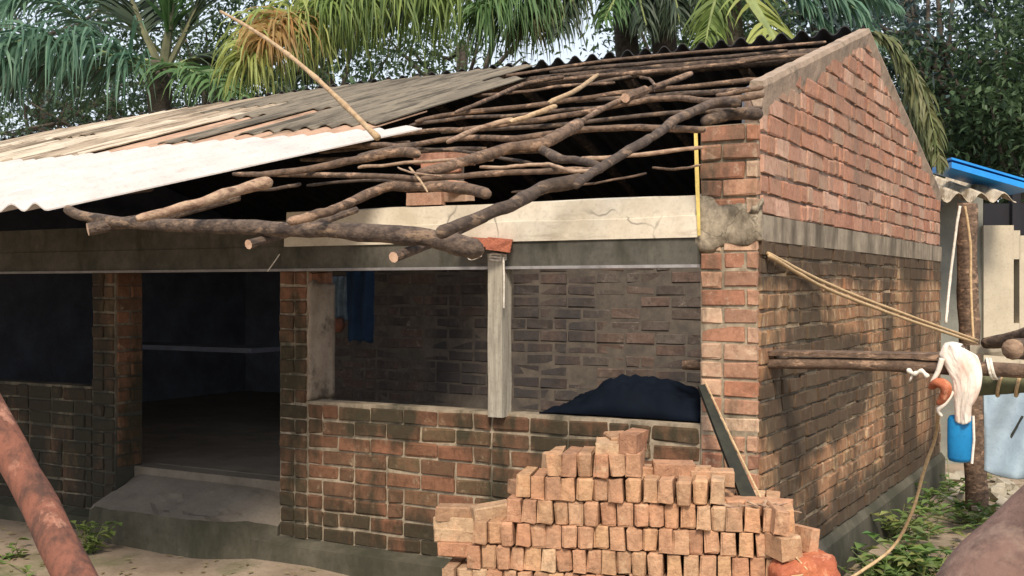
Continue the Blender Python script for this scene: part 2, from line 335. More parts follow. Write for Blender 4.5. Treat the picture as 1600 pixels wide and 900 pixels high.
# ================================================================ GROUND
mb = MB(); N = 70
def gz(x, y):
    z = -.01+.03*noise.noise(Vector((x*.7, y*.7, 0)))+.012*noise.noise(Vector((x*4, y*4, 3)))
    if x < -2: z += .075*min(1, (-2-x)*1.5)*max(0, min(1, (y+1.6)/1.2))
    if x > .2 and y > -1: z += .05*min(1, (x-.2)*2)*(.5+noise.noise(Vector((x*2.2, y*2.2, 9))))
    return z
xs = [-300, -100, -40]+[-14+i*.25 for i in range(90)]+[12, 30, 100, 300]
ys = [-300, -60, -20]+[-8+i*.25 for i in range(90)]+[18, 30, 60, 120, 400]
for y in ys:
    for x in xs: mb.v.append(Vector((x, y, gz(x, y) if (-14 <= x <= 9 and -8 <= y <= 15) else 0)))
for j in range(len(ys)-1):
    for i in range(len(xs)-1): a = j*len(xs)+i; mb.face([a, a+1, a+1+len(xs), a+len(xs)])
tag(mb.build('ground', 'ground', origin=(0, 0, 0), smooth=True, fix=False), kind='structure')

# ================================================================ HOUSE
D = 5.24; XL = -8.2; FLOOR = .50; WT = 1.054
house = tag(empty('brick_house', (0, 0, 0)), 'half-unroofed brick house with dark open rooms and bare roof poles', 'house')
def part(mb, name, mat, parent=None, **k): return mb.build(name, mat, parent or house, **k)
# plinth and floors
m = MB(); m.prism([(-.10, 0-.2), (-.10, .17), (.0, .20), (.3, .20), (.3, -.2)], 'x', XL, -.31)
part(m, 'plinth', 'cement_plinth')
m = MB(); m.prism([(.045, -.2), (.045, .24), (.012, .285), (-.2, .285), (-.2, -.2)], 'y', .0, D+.02); part(m, 'side_plinth', 'cement_plinth')
m = MB(); m.box(((XL-.26)/2, 2.62, FLOOR/2-.1), (-XL-.30, 4.9, FLOOR+.2)); part(m, 'floor', 'floor_cement')
# worn sloping doorstep
m = MB(); nx, ny = 26, 14
x0, x1 = -4.54, -3.085
for j in range(ny+1):
    for i in range(nx+1):
        t = j/ny; x = x0+(x1-x0)*i/nx; y = .32-t*(.66-.26*max(0, (i/nx-.62)/.38)**1.5)*.85+(.025*noise.noise(Vector((x*3, 5, 0)))+.012*noise.noise(Vector((x*8, 2, 0))))*t**3
        z = FLOOR+.005-.215*t+.008*noise.noise(Vector((x*4, y*6, 1)))*min(1, t*3)-.02*max(0, min(1, 8*(noise.noise(Vector((x*4, y*5, 4)))-.1)))*t
        if i == 0 or i == nx: z -= .015
        m.v.append(Vector((x, y, z)))
for j in range(ny):
    for i in range(nx): a = j*(nx+1)+i; m.face([a, a+1, a+nx+2, a+nx+1])
b = len(m.v); m.cur = 1
for i in range(nx+1): q = m.v[ny*(nx+1)+i]; m.v.append(Vector((q.x, q.y-.03, -.1)))
for i in range(nx): m.face([ny*(nx+1)+i, ny*(nx+1)+i+1, b+i+1, b+i])
for side in (0, nx):
    ring = [j*(nx+1)+side for j in range(ny+1)]; c = len(m.v); m.v.append(Vector((m.v[side].x, .32, -.1)))
    m.face(ring+[b+side, c])
part(m, 'doorstep', ['floor_cement', 'cement_plinth'], smooth=False)
# outer walls: cores (mortar) with bricks proud of them
def core(name, mat, x0, x1, y0, y1, z0, z1):
    m = MB(); m.box(((x0+x1)/2, (y0+y1)/2, (z0+z1)/2), (x1-x0, y1-y0, z1-z0)); return part(m, name, mat)
G = .0
corner = core('corner_pillar', 'mortar_light', -.30, -.006, 0, .30, .2, 2.57)
tag(corner, 'pillar of pinkish bricks at the open corner of the house')
lay(corner, 'x', -.302, .004, .20, 2.02, 0, -1, 'brick_corner', header=.25, rnd=random.Random(3))
lay(corner, 'x', -.302, .004, 2.115, 2.565, 0, -1, 'brick_corner', header=.1, proud=.016, rnd=random.Random(5))
# lump of cement on the pillar where the lintel passes through
m = MB(); nx, nz = 14, 10
for j in range(nz+1):
    for i in range(nx+1):
        u = i/nx; t = j/nz; x = -.315+.335*u; z = 1.90+.32*t
        y = -.014-.020*math.sin(math.pi*t)**.7*(1-.5*u)-.016*noise.noise(Vector((x*11, z*11, 2)))
        if i == nx: y += .02
        if j <= 2: z += (.16*noise.noise(Vector((x*8, 3, 3)))+.09*u)*(1-j/3)
        if j >= nz-1: z += .07*noise.noise(Vector((x*9, 8, 3)))-.05*u
        if j in (0, nz): y = .0
        m.v.append(Vector((x, y, z+.02*noise.noise(Vector((x*12, 0, j*.3))))))
for j in range(nz):
    for i in range(nx): a = j*(nx+1)+i; m.face([a, a+1, a+nx+2, a+nx+1])
o = m.build('cement_patch', 'patch_cement', corner, smooth=True); md = o.modifiers.new('s', 'SOLIDIFY'); md.thickness = .02; md.offset = -1

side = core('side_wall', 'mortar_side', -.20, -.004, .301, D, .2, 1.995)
def sidekeep(c): return c[0]*1.0 - .25*c[1]
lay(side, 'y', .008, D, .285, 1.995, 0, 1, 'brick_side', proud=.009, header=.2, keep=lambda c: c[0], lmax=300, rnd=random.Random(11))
m = MB(); m.prism([(.014, 1.985), (.016, 2.115), (-.2, 2.115), (-.2, 1.985)], 'y', .31, D+.01); part(m, 'ring_beam', 'cement')
m = MB(); m.box((-.0, .16, 2.05), (.028, .30, .13)); part(m, 'beam_end', 'cement')
# gable
def gtop(y): return (2.77+.306*y if y < 2.38 else 3.5-.315*(y-2.38))
m = MB(); m.prism([(.032, 2.115), (D, 2.115), (D, gtop(D)-.03), (2.38, gtop(2.38)-.035), (.032, gtop(.03)-.03)], 'x', -.08, -.004)
gable = part(m, 'gable_wall', 'mortar_gable')
def glim(z):
    z += .045
    lo = .03 if z < 2.74 else (z-2.745)/.306+.02
    hi = D if z < gtop(D)-.03 else 2.38+(3.475-z)/.315
    return lo, hi
lay(gable, 'y', .03, D, 2.118, 3.44, 0, 1, 'brick_gable', proud=.005, ch=.098, header=.42, lim=glim, rnd=random.Random(12))
# cement fillet along the raking top
m = MB()
for (ya, yb) in ((.025, 2.38), (2.38, D)):
    n = 44
    for side_ in (0,):
        base = len(m.v)
        for i in range(n+1):
            y = ya+(yb-ya)*i/n; h = .095+.07*max(0, 1-y/1.8)+.06*noise.noise(Vector((y*3.3, 0, 0)))+.05*noise.noise(Vector((y*11, 4, 0))); o_ = .022+.006*noise.noise(Vector((y*5, 1, 0)))
            zt = gtop(y)+.008*noise.noise(Vector((y*7, 3, 0)))
            for q in ((-.06, zt-.05), (-.05, zt+.004), (o_*.6, zt), (o_, zt-.03), (-.002, zt-h-.035)): m.v.append(Vector((q[0], y, q[1])))
        for i in range(n):
            for k in range(4): a = base+i*5+k; m.face([a, a+1, a+6, a+5])
        m.face([base+k for k in range(5)]); m.face([base+n*5+k for k in range(5)][::-1])
m.build('coping', 'coping_cement', gable)
# low front walls
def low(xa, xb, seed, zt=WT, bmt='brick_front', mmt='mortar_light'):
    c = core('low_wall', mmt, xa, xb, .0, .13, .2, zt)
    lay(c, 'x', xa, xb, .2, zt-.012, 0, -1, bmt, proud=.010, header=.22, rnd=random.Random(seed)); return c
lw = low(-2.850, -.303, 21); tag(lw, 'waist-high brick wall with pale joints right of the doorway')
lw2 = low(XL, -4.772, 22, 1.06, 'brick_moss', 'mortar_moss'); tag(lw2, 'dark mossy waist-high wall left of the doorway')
# pillars beside the door
p2 = core('door_pillar', 'mortar_light', -3.072, -2.852, .0, .24, .2, 1.868); tag(p2, 'brick pillar right of the doorway with tan plaster on its side')
lay(p2, 'x', -3.072, -2.852, .2, 1.86, 0, -1, 'brick_front', proud=.012, header=.45, rnd=random.Random(31))
lay(p2, 'y', .01, .24, 1.07, 1.86, -2.852, 1, 'brick_corner', proud=.006, header=.3, rnd=random.Random(34))
m = MB(); ny_, nz_ = 8, 20
for j in range(nz_+1):
    for i in range(ny_+1):
        z = 1.06+.72*j/nz_; y = -.012+.255*i/ny_; m.v.append(Vector((-2.838+.006*noise.noise(Vector((y*9, z*6, 0))), y+(.02*noise.noise(Vector((z*8, 2, 0))) if i == 0 else 0), z+(.05*noise.noise(Vector((y*12, 5, 0))) if j == nz_ else 0))))
for j in range(nz_):
    for i in range(ny_): a = j*(ny_+1)+i; m.face([a, a+1, a+ny_+2, a+ny_+1])
o = m.build('plaster_coat', 'cement_plaster', p2, smooth=True); md = o.modifiers.new('s', 'SOLIDIFY'); md.thickness = .012; md.offset = 0
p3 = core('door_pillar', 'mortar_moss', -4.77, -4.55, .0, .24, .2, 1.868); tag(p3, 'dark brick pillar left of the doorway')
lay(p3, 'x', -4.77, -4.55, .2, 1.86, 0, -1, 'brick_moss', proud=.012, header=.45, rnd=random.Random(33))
lay(p3, 'y', .01, .24, .5, 1.86, -4.55, 1, 'brick_front', proud=.008, header=.3, rnd=random.Random(35))
# lintel
m = MB(); m.prism([(-.03, 1.870), (-.035, 2.005), (.20, 2.005), (.20, 1.870)], 'x', XL, -.306); lint = part(m, 'lintel', 'lintel_dark')
m = MB(); nx = 60; prof = [(-.045, 2.006), (-.043, 2.112), (-.028, 2.116), (-.022, 2.218), (.10, 2.232), (.2, 2.006)]
XW = -3.0  # lit cream stops here, where the roof sheets shade the beam
for i in range(nx+1):
    x = XW+(-.30-XW)*i/nx
    for (y, z) in prof: m.v.append(Vector((x, y+.006*noise.noise(Vector((x*2, y*9, 0))), z+(.007*noise.noise(Vector((x*3, y*7, 1))) if z > 2.01 else 0))))
for i in range(nx):
    for k in range(6): a = i*6+k; c = i*6+(k+1) % 6; m.face([a, c, c+6, a+6])
m.face(list(range(6))); m.face([nx*6+k for k in range(6)][::-1])
m.build('cream_top_lit', 'cream_lit', lint)
m = MB(); m.prism([(-.03, 2.006), (-.02, 2.17), (.18, 2.17), (.18, 2.006)], 'x', XL, -3.01); m.build('beam_top_shade', 'lintel_dark', lint)  # left beam top coloured dark for the shade under the roof sheets
m = MB(); m.box(((XL-.306)/2, -.01, 1.862), (-XL-.306, .06, .016)); m.build('drip_edge', 'lip', lint)
# inner walls
pw = core('partition_wall', 'mortar_brown', -4.5, -.2, 2.3, 2.42, FLOOR, 2.25)
hole = lambda c, z: (-3.95 < c < -3.62 and z > .6)
lay(pw, 'x', -4.5, -.2, FLOOR+.3, 2.05, 2.3, -1, 'brick_inner', proud=.001, header=.2, rnd=random.Random(41), skip=lambda c, z: (RND.random() < .02))
m = MB(); m.box((-2.86, 2.26, 1.35), (.05, .06, 1.7)); m.build('pier', 'mortar_haze', pw)
bw = core('back_wall', 'mortar_haze', XL, -.12, D-.2, D, .2, 2.60)
lwall = core('left_gable_wall', 'mortar_haze', XL, XL+.2, .2, D-.2, .2, 2.6)
m = MB(); m.prism([(.2, 2.5), (D-.1, 2.5), (2.38, 3.3)], 'x', XL, XL+.15); m.build('gable_fill', 'mortar_haze', lwall)
m = MB(); m.prism([(.32, 2.1), (D-.1, 2.1), (D-.1, 2.62), (2.38, 3.42), (.32, 2.8)], 'x', -.19, -.125); m.build('inner_face', 'mortar_haze', gable)
# inner bench slab seen through the door
m = MB(); m.box((-5.9, 2.0, 1.22), (1.9, .4, .04)); part(m, 'shelf', 'mortar_haze')
# lining of the inner side of the gable, its bluish colour standing for haze
# ---------------------------------------------------------------- roof sheets
def sheet(x0, x1, y0, y1, off, mat, amp=.024, pitch=.146, ragged=.02, tilt=0, seed=0, parent=house, name='roof_sheet', hf=H, bow=.0, cut=None):
    r = random.Random(seed); sp = 8; n = max(4, int((x1-x0)/pitch*sp)); ny = 10; m = MB()
    for lay_ in (0, 1):
        for j in range(ny+1):
            for i in range(n+1):
                x = x0+(x1-x0)*i/n; t = j/ny
                ya = y0+ragged*noise.noise(Vector((x*5, seed, 0)))*2; yb = y1+ragged*noise.noise(Vector((x*5, seed, 8)))*3
                if cut: yb = min(yb, cut(x))
                y = ya+(yb-ya)*t
                c = math.cos(2*math.pi*x/pitch); c = (abs(c)**.8)*(1 if c > 0 else -1)
                z = hf(x, y)+off+amp*c+tilt*t+bow*math.sin(math.pi*t)-(.007 if lay_ else 0)
                m.v.append(Vector((x, y, z)))
    W_ = n+1; LY = (ny+1)*W_
    for j in range(ny):
        for i in range(n):
            a = j*W_+i; m.face([a, a+1, a+1+W_, a+W_]); a += LY; m.face([a, a+W_, a+1+W_, a+1])
    for i in range(n): m.face([i, i+LY, i+1+LY, i+1]); a = ny*W_+i; m.face([a, a+1, a+1+LY, a+LY])
    for j in range(ny): a = j*W_; m.face([a, a+W_, a+W_+LY, a+LY]); a += n; m.face([a, a+LY, a+W_+LY, a+W_])
    return m.build(name, mat, parent, smooth=False)
# the whitest row lies askew over the eave: its right edge runs from (-2.5, -2.2) up to (-1.6, -.7)
SH = 1.022  # 7 corrugations
GX = .6
def skew_sheet(s0, s1, y0, y1, off, mat, seed):
    pitch = .17; n = int((s1-s0)/pitch*8); ny = 14; m = MB()
    for lay_ in (0, .007):
        for j in range(ny+1):
            for i in range(n+1):
                sx = s0+(s1-s0)*i/n; ya = y0+.012*noise.noise(Vector((sx*5, seed, 0))); yb = y1+.03*noise.noise(Vector((sx*4, seed, 8)))
                y = ya+(yb-ya)*j/ny; x = sx+GX*(y-y0); t = j/ny
                z = H(x, y)+off+.017*math.cos(2*math.pi*sx/pitch)*(1-.35*t)-lay_
                m.v.append(Vector((x, y, z)))
    W_ = n+1; LY = (ny+1)*W_
    for j in range(ny):
        for i in range(n): a = j*W_+i; m.face([a, a+1, a+1+W_, a+W_]); a += LY; m.face([a, a+W_, a+1+W_, a+1])
    for i in range(n): m.face([i, i+LY, i+1+LY, i+1]); a = ny*W_+i; m.face([a, a+1, a+1+LY, a+LY])
    for j in range(ny): a = j*W_; m.face([a, a+W_, a+W_+LY, a+LY]); a += n; m.face([a, a+LY, a+W_+LY, a+W_])
    return m.build('roof_sheet', mat, house)
x = -2.46; i = 0
while x > XL-1:
    skew_sheet(x-1.05, x, -2.2, -.68, .014+.008*(i % 2), 'asb_white', i); x -= 1.02; i += 1
def strip(x1, rows, seed):
    for q, (ya, yb, mt, dz) in enumerate(rows): sheet(x1-SH-.03, x1, ya, yb, -.008+dz, mt, seed=seed+q, ragged=.03, amp=.011)
strip(-2.10, [(-.9, .15, 'asb_tan', 0), (-.30, 1.42, 'asb_grey', .018)], 30)
sheet(-3.15, -2.55, 1.1, 2.39, .01, 'asb_grey', seed=71, ragged=.08, amp=.011)
strip(-3.12, [(-.9, 1.0, 'asb_tan', 0), (.65, 2.40, 'asb_grey', .018)], 40)
strip(-4.14, [(-.9, 1.75, 'asb_beige', .01), (1.4, 2.40, 'asb_grey', .02)], 50)
strip(-5.16, [(-.9, 1.1, 'asb_cream', 0), (.8, 2.40, 'asb_beige', .018)], 54)
strip(-6.18, [(-.9, 1.2, 'asb_beige', .01), (.9, 2.40, 'asb_cream', .018)], 58)
strip(-7.20, [(-.9, 1.3, 'asb_cream', 0), (1.0, 2.40, 'asb_beige', .018)], 62)
sheet(-3.7, -3.35, -.4, 1.3, .012, 'asb_grey', seed=73, ragged=.09, amp=.008)
sheet(-5.5, -5.05, -.5, 1.1, .012, 'asb_cream', seed=74, ragged=.09, amp=.008)
sheet(-4.5, -4.1, -.6, .9, .014, 'asb_cream', seed=75, ragged=.09, amp=.008)
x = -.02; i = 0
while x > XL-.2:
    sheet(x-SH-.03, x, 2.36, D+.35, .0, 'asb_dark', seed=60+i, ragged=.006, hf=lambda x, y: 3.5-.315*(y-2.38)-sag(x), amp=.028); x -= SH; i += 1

# ---------------------------------------------------------------- roof poles
frame = empty('roof_frame', (0, 0, 2.6), house)
def smooth_pts(P, k=5):
    out = []
    for i in range(len(P)-1):
        p0 = P[max(i-1, 0)]; p1 = P[i]; p2 = P[i+1]; p3 = P[min(i+2, len(P)-1)]
        for j in range(k):
            t = j/k; out.append(.5*((2*p1)+(p2-p0)*t+(2*p0-5*p1+4*p2-p3)*t*t+(3*p1-p0-3*p2+p3)*t**3))
    out.append(P[-1]); return out
def pole(pts3, th0, th1, mat='bark', name='roof_pole', parent=frame, nz=.09, seg=9, k=6, wob=.005, cap='bark_dark'):
    P = smooth_pts(pts3, k); n = len(P); s = RND.random()*50
    P = [p+Vector((0, noise.noise(Vector((i*.35, s, 0))), noise.noise(Vector((i*.35, s, 5))))*1)*wob for i, p in enumerate(P)]
    rad = [(th0+(th1-th0)*i/(n-1))*(1+.10*noise.noise(Vector((i*.5, s, 9)))) for i in range(n)]
    rad[0] *= .8; rad[-1] *= .75
    P = [P[0]-(P[1]-P[0]).normalized()*rad[0]*.5]+P+[P[-1]+(P[-1]-P[-2]).normalized()*rad[-1]*.5]; rad = [rad[0]*.45]+rad+[rad[-1]*.45]
    m = MB(); m.tube(P, rad, seg, nz=nz, nf=9, capmat=1)
    return m.build(name, [mat, cap], parent, smooth=True)
def rpole(px, th, mat='bark', off=0.0, **k):
    P = [on_roof(a, b, off) for a, b in px]
    d0 = (P[0]-CAM).dot(FV); d1 = (P[-1]-CAM).dot(FV)
    t0, t1 = th if hasattr(th, '__len__') else (th, th)
    g = .78 if max(t0, t1) < 16 else .9
    return pole(P, g*t0*d0/3600, g*t1*d1/3600, mat, **k)
# purlins, ridge downwards
rpole([(725, 127), (800, 117), (975, 92), (1206, 73), (1290, 66)], (7, 7), 'bark', -.02)
rpole([(728, 146), (800, 134), (910, 121), (1019, 112), (1131, 101), (1190, 92), (1262, 86)], (9, 9), 'bark', -.04)
rpole([(860, 112), (1000, 100), (1100, 92), (1230, 79)], (9, 8), 'bark_dark', -.06)
rpole([(650, 190), (690, 181), (790, 169), (878, 159), (972, 145), (1060, 137), (1185, 124)], (9, 11), 'bark', -.03)
rpole([(900, 158), (1000, 152), (1080, 146), (1190, 140)], (9, 12), 'bark_dark', -.05)
rpole([(594, 214), (665, 205), (744, 200), (822, 190), (900, 178), (988, 160), (1050, 153), (1112, 158), (1192, 149)], (9, 14), 'bark', -.03)
rpole([(520, 230), (590, 226), (634, 228), (712, 216), (806, 216), (900, 204), (1000, 200), (1100, 202)], (10, 15), 'bark', -.03)
rpole([(365, 272), (487, 273), (587, 275), (650, 279), (712, 276), (790, 270), (900, 266), (940, 266)], (10, 13), 'bark', .0)
rpole([(750, 262), (800, 261), (831, 257), (859, 257), (890, 266), (936, 267)], (7, 9), 'bark_pale', .02)
rpole([(905, 249), (950, 247), (1010, 241), (1097, 230)], (9, 9), 'bark_pale', -.02)
rpole([(400, 274), (495, 262), (560, 249), (620, 238), (652, 240)], (10, 20), 'bark', .03)
rpole([(560, 262), (620, 256), (700, 250), (770, 250)], (7, 7), 'bark_pale', -.05)
# rafters up the slope
rpole([(215, 342), (280, 325), (330, 311), (380, 294), (422, 284)], (14, 22), 'bark_pale', .03)
rpole([(452, 347), (490, 337), (525, 326), (569, 306), (606, 292), (665, 291), (730, 295), (762, 303)], (16, 22), 'bark', -.03)
rpole([(652, 272), (712, 257), (790, 233), (850, 224), (905, 192)], (18, 22), 'bark', .02)
rpole([(790, 233), (840, 232), (872, 247), (910, 252), (936, 258)], (20, 12), 'bark_dark', .0)
rpole([(688, 364), (740, 343), (800, 320), (850, 294), (912, 280)], (24, 24), 'bark_dark', .05, nz=.1)
rpole([(900, 290), (934, 264), (975, 240), (1019, 213)], (16, 18), 'bark_dark', .06, nz=.1)
rpole([(1019, 214), (1052, 190), (1085, 174), (1119, 161), (1153, 160)], (17, 20), 'bark_dark', .02, nz=.1)
rpole([(1100, 190), (1144, 178), (1187, 178)], (20, 22), 'bark_dark', -.04)
rpole([(700, 222), (747, 201), (800, 187)], (10, 12), 'bark_pale', .02)
rpole([(798, 190), (830, 180), (868, 166)], (9, 12), 'peeled', .04)
rpole([(858, 160), (903, 139), (934, 117)], (10, 9), 'peeled', .04)
rpole([(868, 206), (906, 190), (956, 163), (1025, 136), (1080, 115)], (9, 13), 'bark', .0)
rpole([(1000, 121), (1014, 123), (1024, 134)], (6, 6), 'bark', .03)
rpole([(712, 176), (769, 153), (815, 133), (880, 120)], (8, 9), 'bark', .0)
rpole([(500, 238), (560, 232), (640, 222)], (8, 8), 'bark_dark', -.06)
rpole([(560, 245), (600, 236), (650, 226)], (12, 14), 'bark_dark', -.02)
rpole([(930, 130), (1000, 117), (1060, 108)], (7, 7), 'bark_dark', -.06)
rpole([(640, 196), (720, 184), (800, 181), (880, 172), (960, 166)], (7, 8), 'bark_dark', -.05)
rpole([(740, 150), (800, 146), (870, 136), (960, 129)], (6, 7), 'bark', -.03)
rpole([(640, 232), (720, 236), (800, 250), (870, 262)], (6, 7), 'bark_dark', -.06)
rpole([(1020, 262), (1060, 264), (1096, 258)], (5, 5), 'bark', -.06)
rpole([(800, 300), (850, 296), (930, 286), (1010, 272)], (4, 5), 'bark', -.08)
rpole([(480, 290), (560, 282), (660, 284)], (6, 6), 'bark_dark', -.05)
rpole([(340, 300), (420, 296), (470, 288)], (6, 8), 'bark_dark', -.05)
rpole([(640, 262), (655, 280), (668, 300)], (5, 4), 'peeled', .04)
rpole([(622, 262), (650, 272), (690, 276)], (4, 4), 'bark_pale', .05)
rpole([(1120, 150), (1150, 143), (1192, 137)], (9, 10), 'bark', .0)
for (a, b_, th, of) in (((690, 206), (1190, 168), 8, -.07), ((470, 250), (760, 232), 8, -.08)):
    rpole([a, ((2*a[0]+b_[0])/3, (2*a[1]+b_[1])/3+3), ((a[0]+2*b_[0])/3, (a[1]+2*b_[1])/3-2), b_], (th, th+2), 'bark_dark', of)
# broken round stub
P = on_roof(977, 153, .03); m = MB(); m.tube([P, P+Vector((.01, .22, .07))], .024, 9, capmat=1); m.build('roof_pole', ['bark', 'cut_wood'], frame)
# eave pole
eave = pole([on_y(a, b, -2.33) for a, b in [(104, 326), (128, 338), (180, 347), (250, 351), (400, 356), (560, 363), (650, 370), (700, 378), (748, 391)]], .018, .036, 'bark_dark', nz=.12)
EP = [on_y(137, 358, -2.40)]
for (px, py, r_, dx) in ((137, 358, .026, .16), (388, 382, .018, .02), (615, 402, .018, .0)):
    P = on_y(px, py, -2.4); m = MB(); m.tube([P, P+Vector((dx, .25, .06)), P+Vector((dx*1.5, .6, .16))], [r_, r_*.8, r_*.7], 9, nz=.1, capmat=1)
    m.build('roof_pole', ['bark_dark', 'cut_wood'], frame, smooth=False)
# rafters under the sheets
for x in (-3.6, -4.5, -5.4, -6.3, -7.2, -8.0):
    pole([Vector((x-.5, -2.15, H(x, -2.15)-.06)), Vector((x-.1, -.8, H(x, -.8)-.07)), Vector((x, .9, H(x, .9)-.06)), Vector((x+.05, 2.3, H(x, 2.3)-.08))], .035, .03, 'bark_dark')
for y in (-1.5, -.2, 1.1):
    pole([Vector((-2.6, y, H(-3, y)-.06)), Vector((-5, y+.05, H(-5, y)-.06)), Vector((XL, y, H(XL, y)-.06))], .03, .035, 'bark_dark')
pole([Vector((-.13, 2.38, 3.36)), Vector((-3, 2.38, 3.36)), Vector((-5, 2.38, 3.34)), Vector((XL, 2.38, 3.26))], .05, .05, 'bark_dark')
for x in (-.9, -1.8, -2.7, -3.6):
    pole([Vector((x, 2.4, 3.36)), Vector((x+.05, 3.8, 2.92)), Vector((x, D-.2, 2.48))], .04, .04, 'bark_dark')
# brick stubs on the lintel that carry the rafters
stub = empty('brick_stub', tuple(on_y(690, 318, .05)), house); stub.name = 'brick_stub'
W = wall_meshes('brick_gable')
P0 = on_y(668, 312, .05); P1 = on_y(712, 302, .05)
def bk(px, py, y, rz, rx=0, ry=0, s='s', sx=1):
    P = on_y(px, py, y); return put(RND.choice(W[s]), stub, tuple(P), rz, sx, rx, ry)
bk(666, 311, .04, .1); bk(712, 305, .08, -.2, .1); bk(715, 294, .05, .3, 0, .1, 'h'); bk(690, 262, .06, .25, 0, -.12); bk(676, 247, .06, -.1, 0, .05); bk(712, 248, .1, .1, .1, 0)
m = MB(); P = on_y(690, 310, .06); m.box((P.x, .12, (P.z+2.55)/2), (.17, .10, 2.50-P.z)); m.build('mortar_bed', 'cement_plaster', stub)

# wooden post standing on the low wall
P = on_y(782, 646, -.0)
m = MB(); zt = on_y(782, 396, -.06).z
pts = [Vector((P.x+.0015*math.sin(i), .035, WT-.02+(zt-WT+.02)*i/10)) for i in range(11)]
b0 = len(m.v)
for i, p in enumerate(pts):
    for (sx, sy) in ((-1, -1), (1, -1), (1, 1), (-1, 1)):
        m.v.append(p+Vector((sx*.047+.0025*noise.noise(p*5+Vector((sx, sy, 0))), sy*.05-.045+.004*noise.noise(p*7), 0)))
for i in range(10):
    for k in range(4): a = i*4+k; c = i*4+(k+1) % 4; m.face([a, c, c+4, a+4])
m.face([0, 1, 2, 3][::-1]); m.face([40, 41, 42, 43])
post = m.build('window_post', 'post_wood', house); tag(post, 'pale weathered wooden post between lintel and low wall')
PX = P.x
# thing: red brick on the post head + rope
m = MB(); m.box((PX+.045, -.09, zt+.045), (.13, .10, .07), (0.05, .12, .5), .006); m.box((PX-.10, -.10, zt+.065), (.20, .08, .045), (0, .10, .15), .005)
tag(m.build('post_head_brick', 'red_brick'), 'bright red brick laid on the head of the pale wooden post', 'brick')
m = MB()
for j, zz in enumerate((zt-.005, zt-.02, zt-.035)):
    ring = [Vector((PX+.058*math.cos(a), -.010+.062*math.sin(a), zz+.004*math.sin(3*a+j))) for a in [k*math.pi/8 for k in range(17)]]
    m.tube(ring, .006, 5, cap=False)
m.tube(smooth_pts([Vector((PX-.07, -.085, zt-.01)), Vector((PX-.13, -.12, zt-.03)), Vector((PX-.16, -.14, zt+.05)), Vector((PX-.2, -.16, zt+.09))]), .006, 5)
m.tube(smooth_pts([Vector((PX+.065, -.08, zt-.02)), Vector((PX+.075, -.09, zt-.15)), Vector((PX+.07, -.085, zt-.3))]), .005, 5)
tag(m.build('lashing_rope', 'rope_white'), 'pale cord wound round the head of the wooden post', 'rope')
# thing: bamboo cane leaning over the roof
m = MB(); A = on_roof(590, 215, .16); B = at(345, 18, 5.9); n = 24
pts = [A.lerp(B, i/n)+Vector((0, 0, .05*math.sin(math.pi*i/n))) for i in range(n+1)]
m.tube(pts, [(.0115 if i % 4 else .0145)*(1-.4*i/n) for i in range(n+1)], 8)
tag(m.build('bamboo_cane', 'peeled', smooth=True), 'long thin cane leaning up over the roof sheets against the palms', 'cane')
# yellow tape hanging beside the pillar
A = on_y(1087, 208, -.05); B = on_y(1092, 368, -.06); m = MB()
for i in range(9):
    t = i/8; p = A.lerp(B, t); wv = Vector((.009, .004*math.sin(4*t), 0)); m.v += [p-wv, p+wv, p+wv+Vector((0, .003, 0)), p-wv+Vector((0, .003, 0))]
for i in range(8):
    for k in range(4): a = i*4+k; c = i*4+(k+1) % 4; m.face([a, c, c+4, a+4])
tag(m.build('yellow_tape', 'yellow_tape'), 'narrow yellow tape hanging from a roof pole beside the brick pillar', 'tape')

# ================================================================ THINGS INSIDE
def blob(name, pts, mat, label, cat, n=30, **k): pass
m = MB(); nu, nv = 60, 30   # dark tarpaulin heap lying over the wall top
L = on_y(848, 648, .10).x; R_ = on_y(1098, 660, .10).x
for j in range(nv+1):
    for i in range(nu+1):
        u = i/nu; t = j/nv; x = L+(R_-L)*u
        hgt = .205*min(1, (u/.42)**.9)*(1-.55*max(0, (u-.55)/.45)**1.2)*(1 if u < .93 else max(0, (1-u)/.07)**.5)
        prof = math.sin(math.pi*min(1, t*1.0))**.55
        z = WT+.012+hgt*prof+(.03*noise.noise(Vector((x*5, t*4, 2)))+.05*abs(noise.noise(Vector((x*7+t*3, t*5-x*3, 6))))+.025*abs(noise.noise(Vector((x*17, t*11+x*5, 9)))))*prof-.02*prof
        m.v.append(Vector((x, .06+.55*t+.03*noise.noise(Vector((x*4, t*3, 7))), max(WT+.006, z) if t < .35 else max(.8, z-.35*max(0, t-.6)))))
for j in range(nv):
    for i in range(nu): a = j*(nu+1)+i; m.face([a, a+1, a+nu+2, a+nu+1])
o = m.build('tarpaulin', 'black_tarp', smooth=True); tag(o, 'crumpled black-blue tarpaulin heaped on the low wall by the pillar', 'tarpaulin')
md = o.modifiers.new('s', 'SOLIDIFY'); md.thickness = .01
# hanging cloth by the door pillar, and a pale patch standing for daylight
def hang(name, pxa, pxb, pya, pyb, y, mat, label, cat, fold=.02, seed=0, jag=.03):
    A = on_y(pxa, pya, y); B = on_y(pxb, pyb, y); nu, nv = 14, 16; m = MB()
    for j in range(nv+1):
        for i in range(nu+1):
            u = i/nu; t = j/nv; x = A.x+(B.x-A.x)*u; zb = B.z+jag*noise.noise(Vector((u*3, seed, 1)))
            m.v.append(Vector((x+.02*t*noise.noise(Vector((t*3, seed, 0))), y+fold*math.sin(u*14+seed+t*1.5), A.z+(zb-A.z)*t)))
    for j in range(nv):
        for i in range(nu): a = j*(nu+1)+i; m.face([a, a+1, a+nu+2, a+nu+1])
    o = m.build(name, mat, smooth=True); md = o.modifiers.new('s', 'SOLIDIFY'); md.thickness = .006
    return tag(o, label, cat)
hang('hanging_panel', 541, 582, 424, 532, .9, 'blue_cloth', 'dark blue cloth hanging inside beside the plastered pillar', 'cloth', jag=.08)
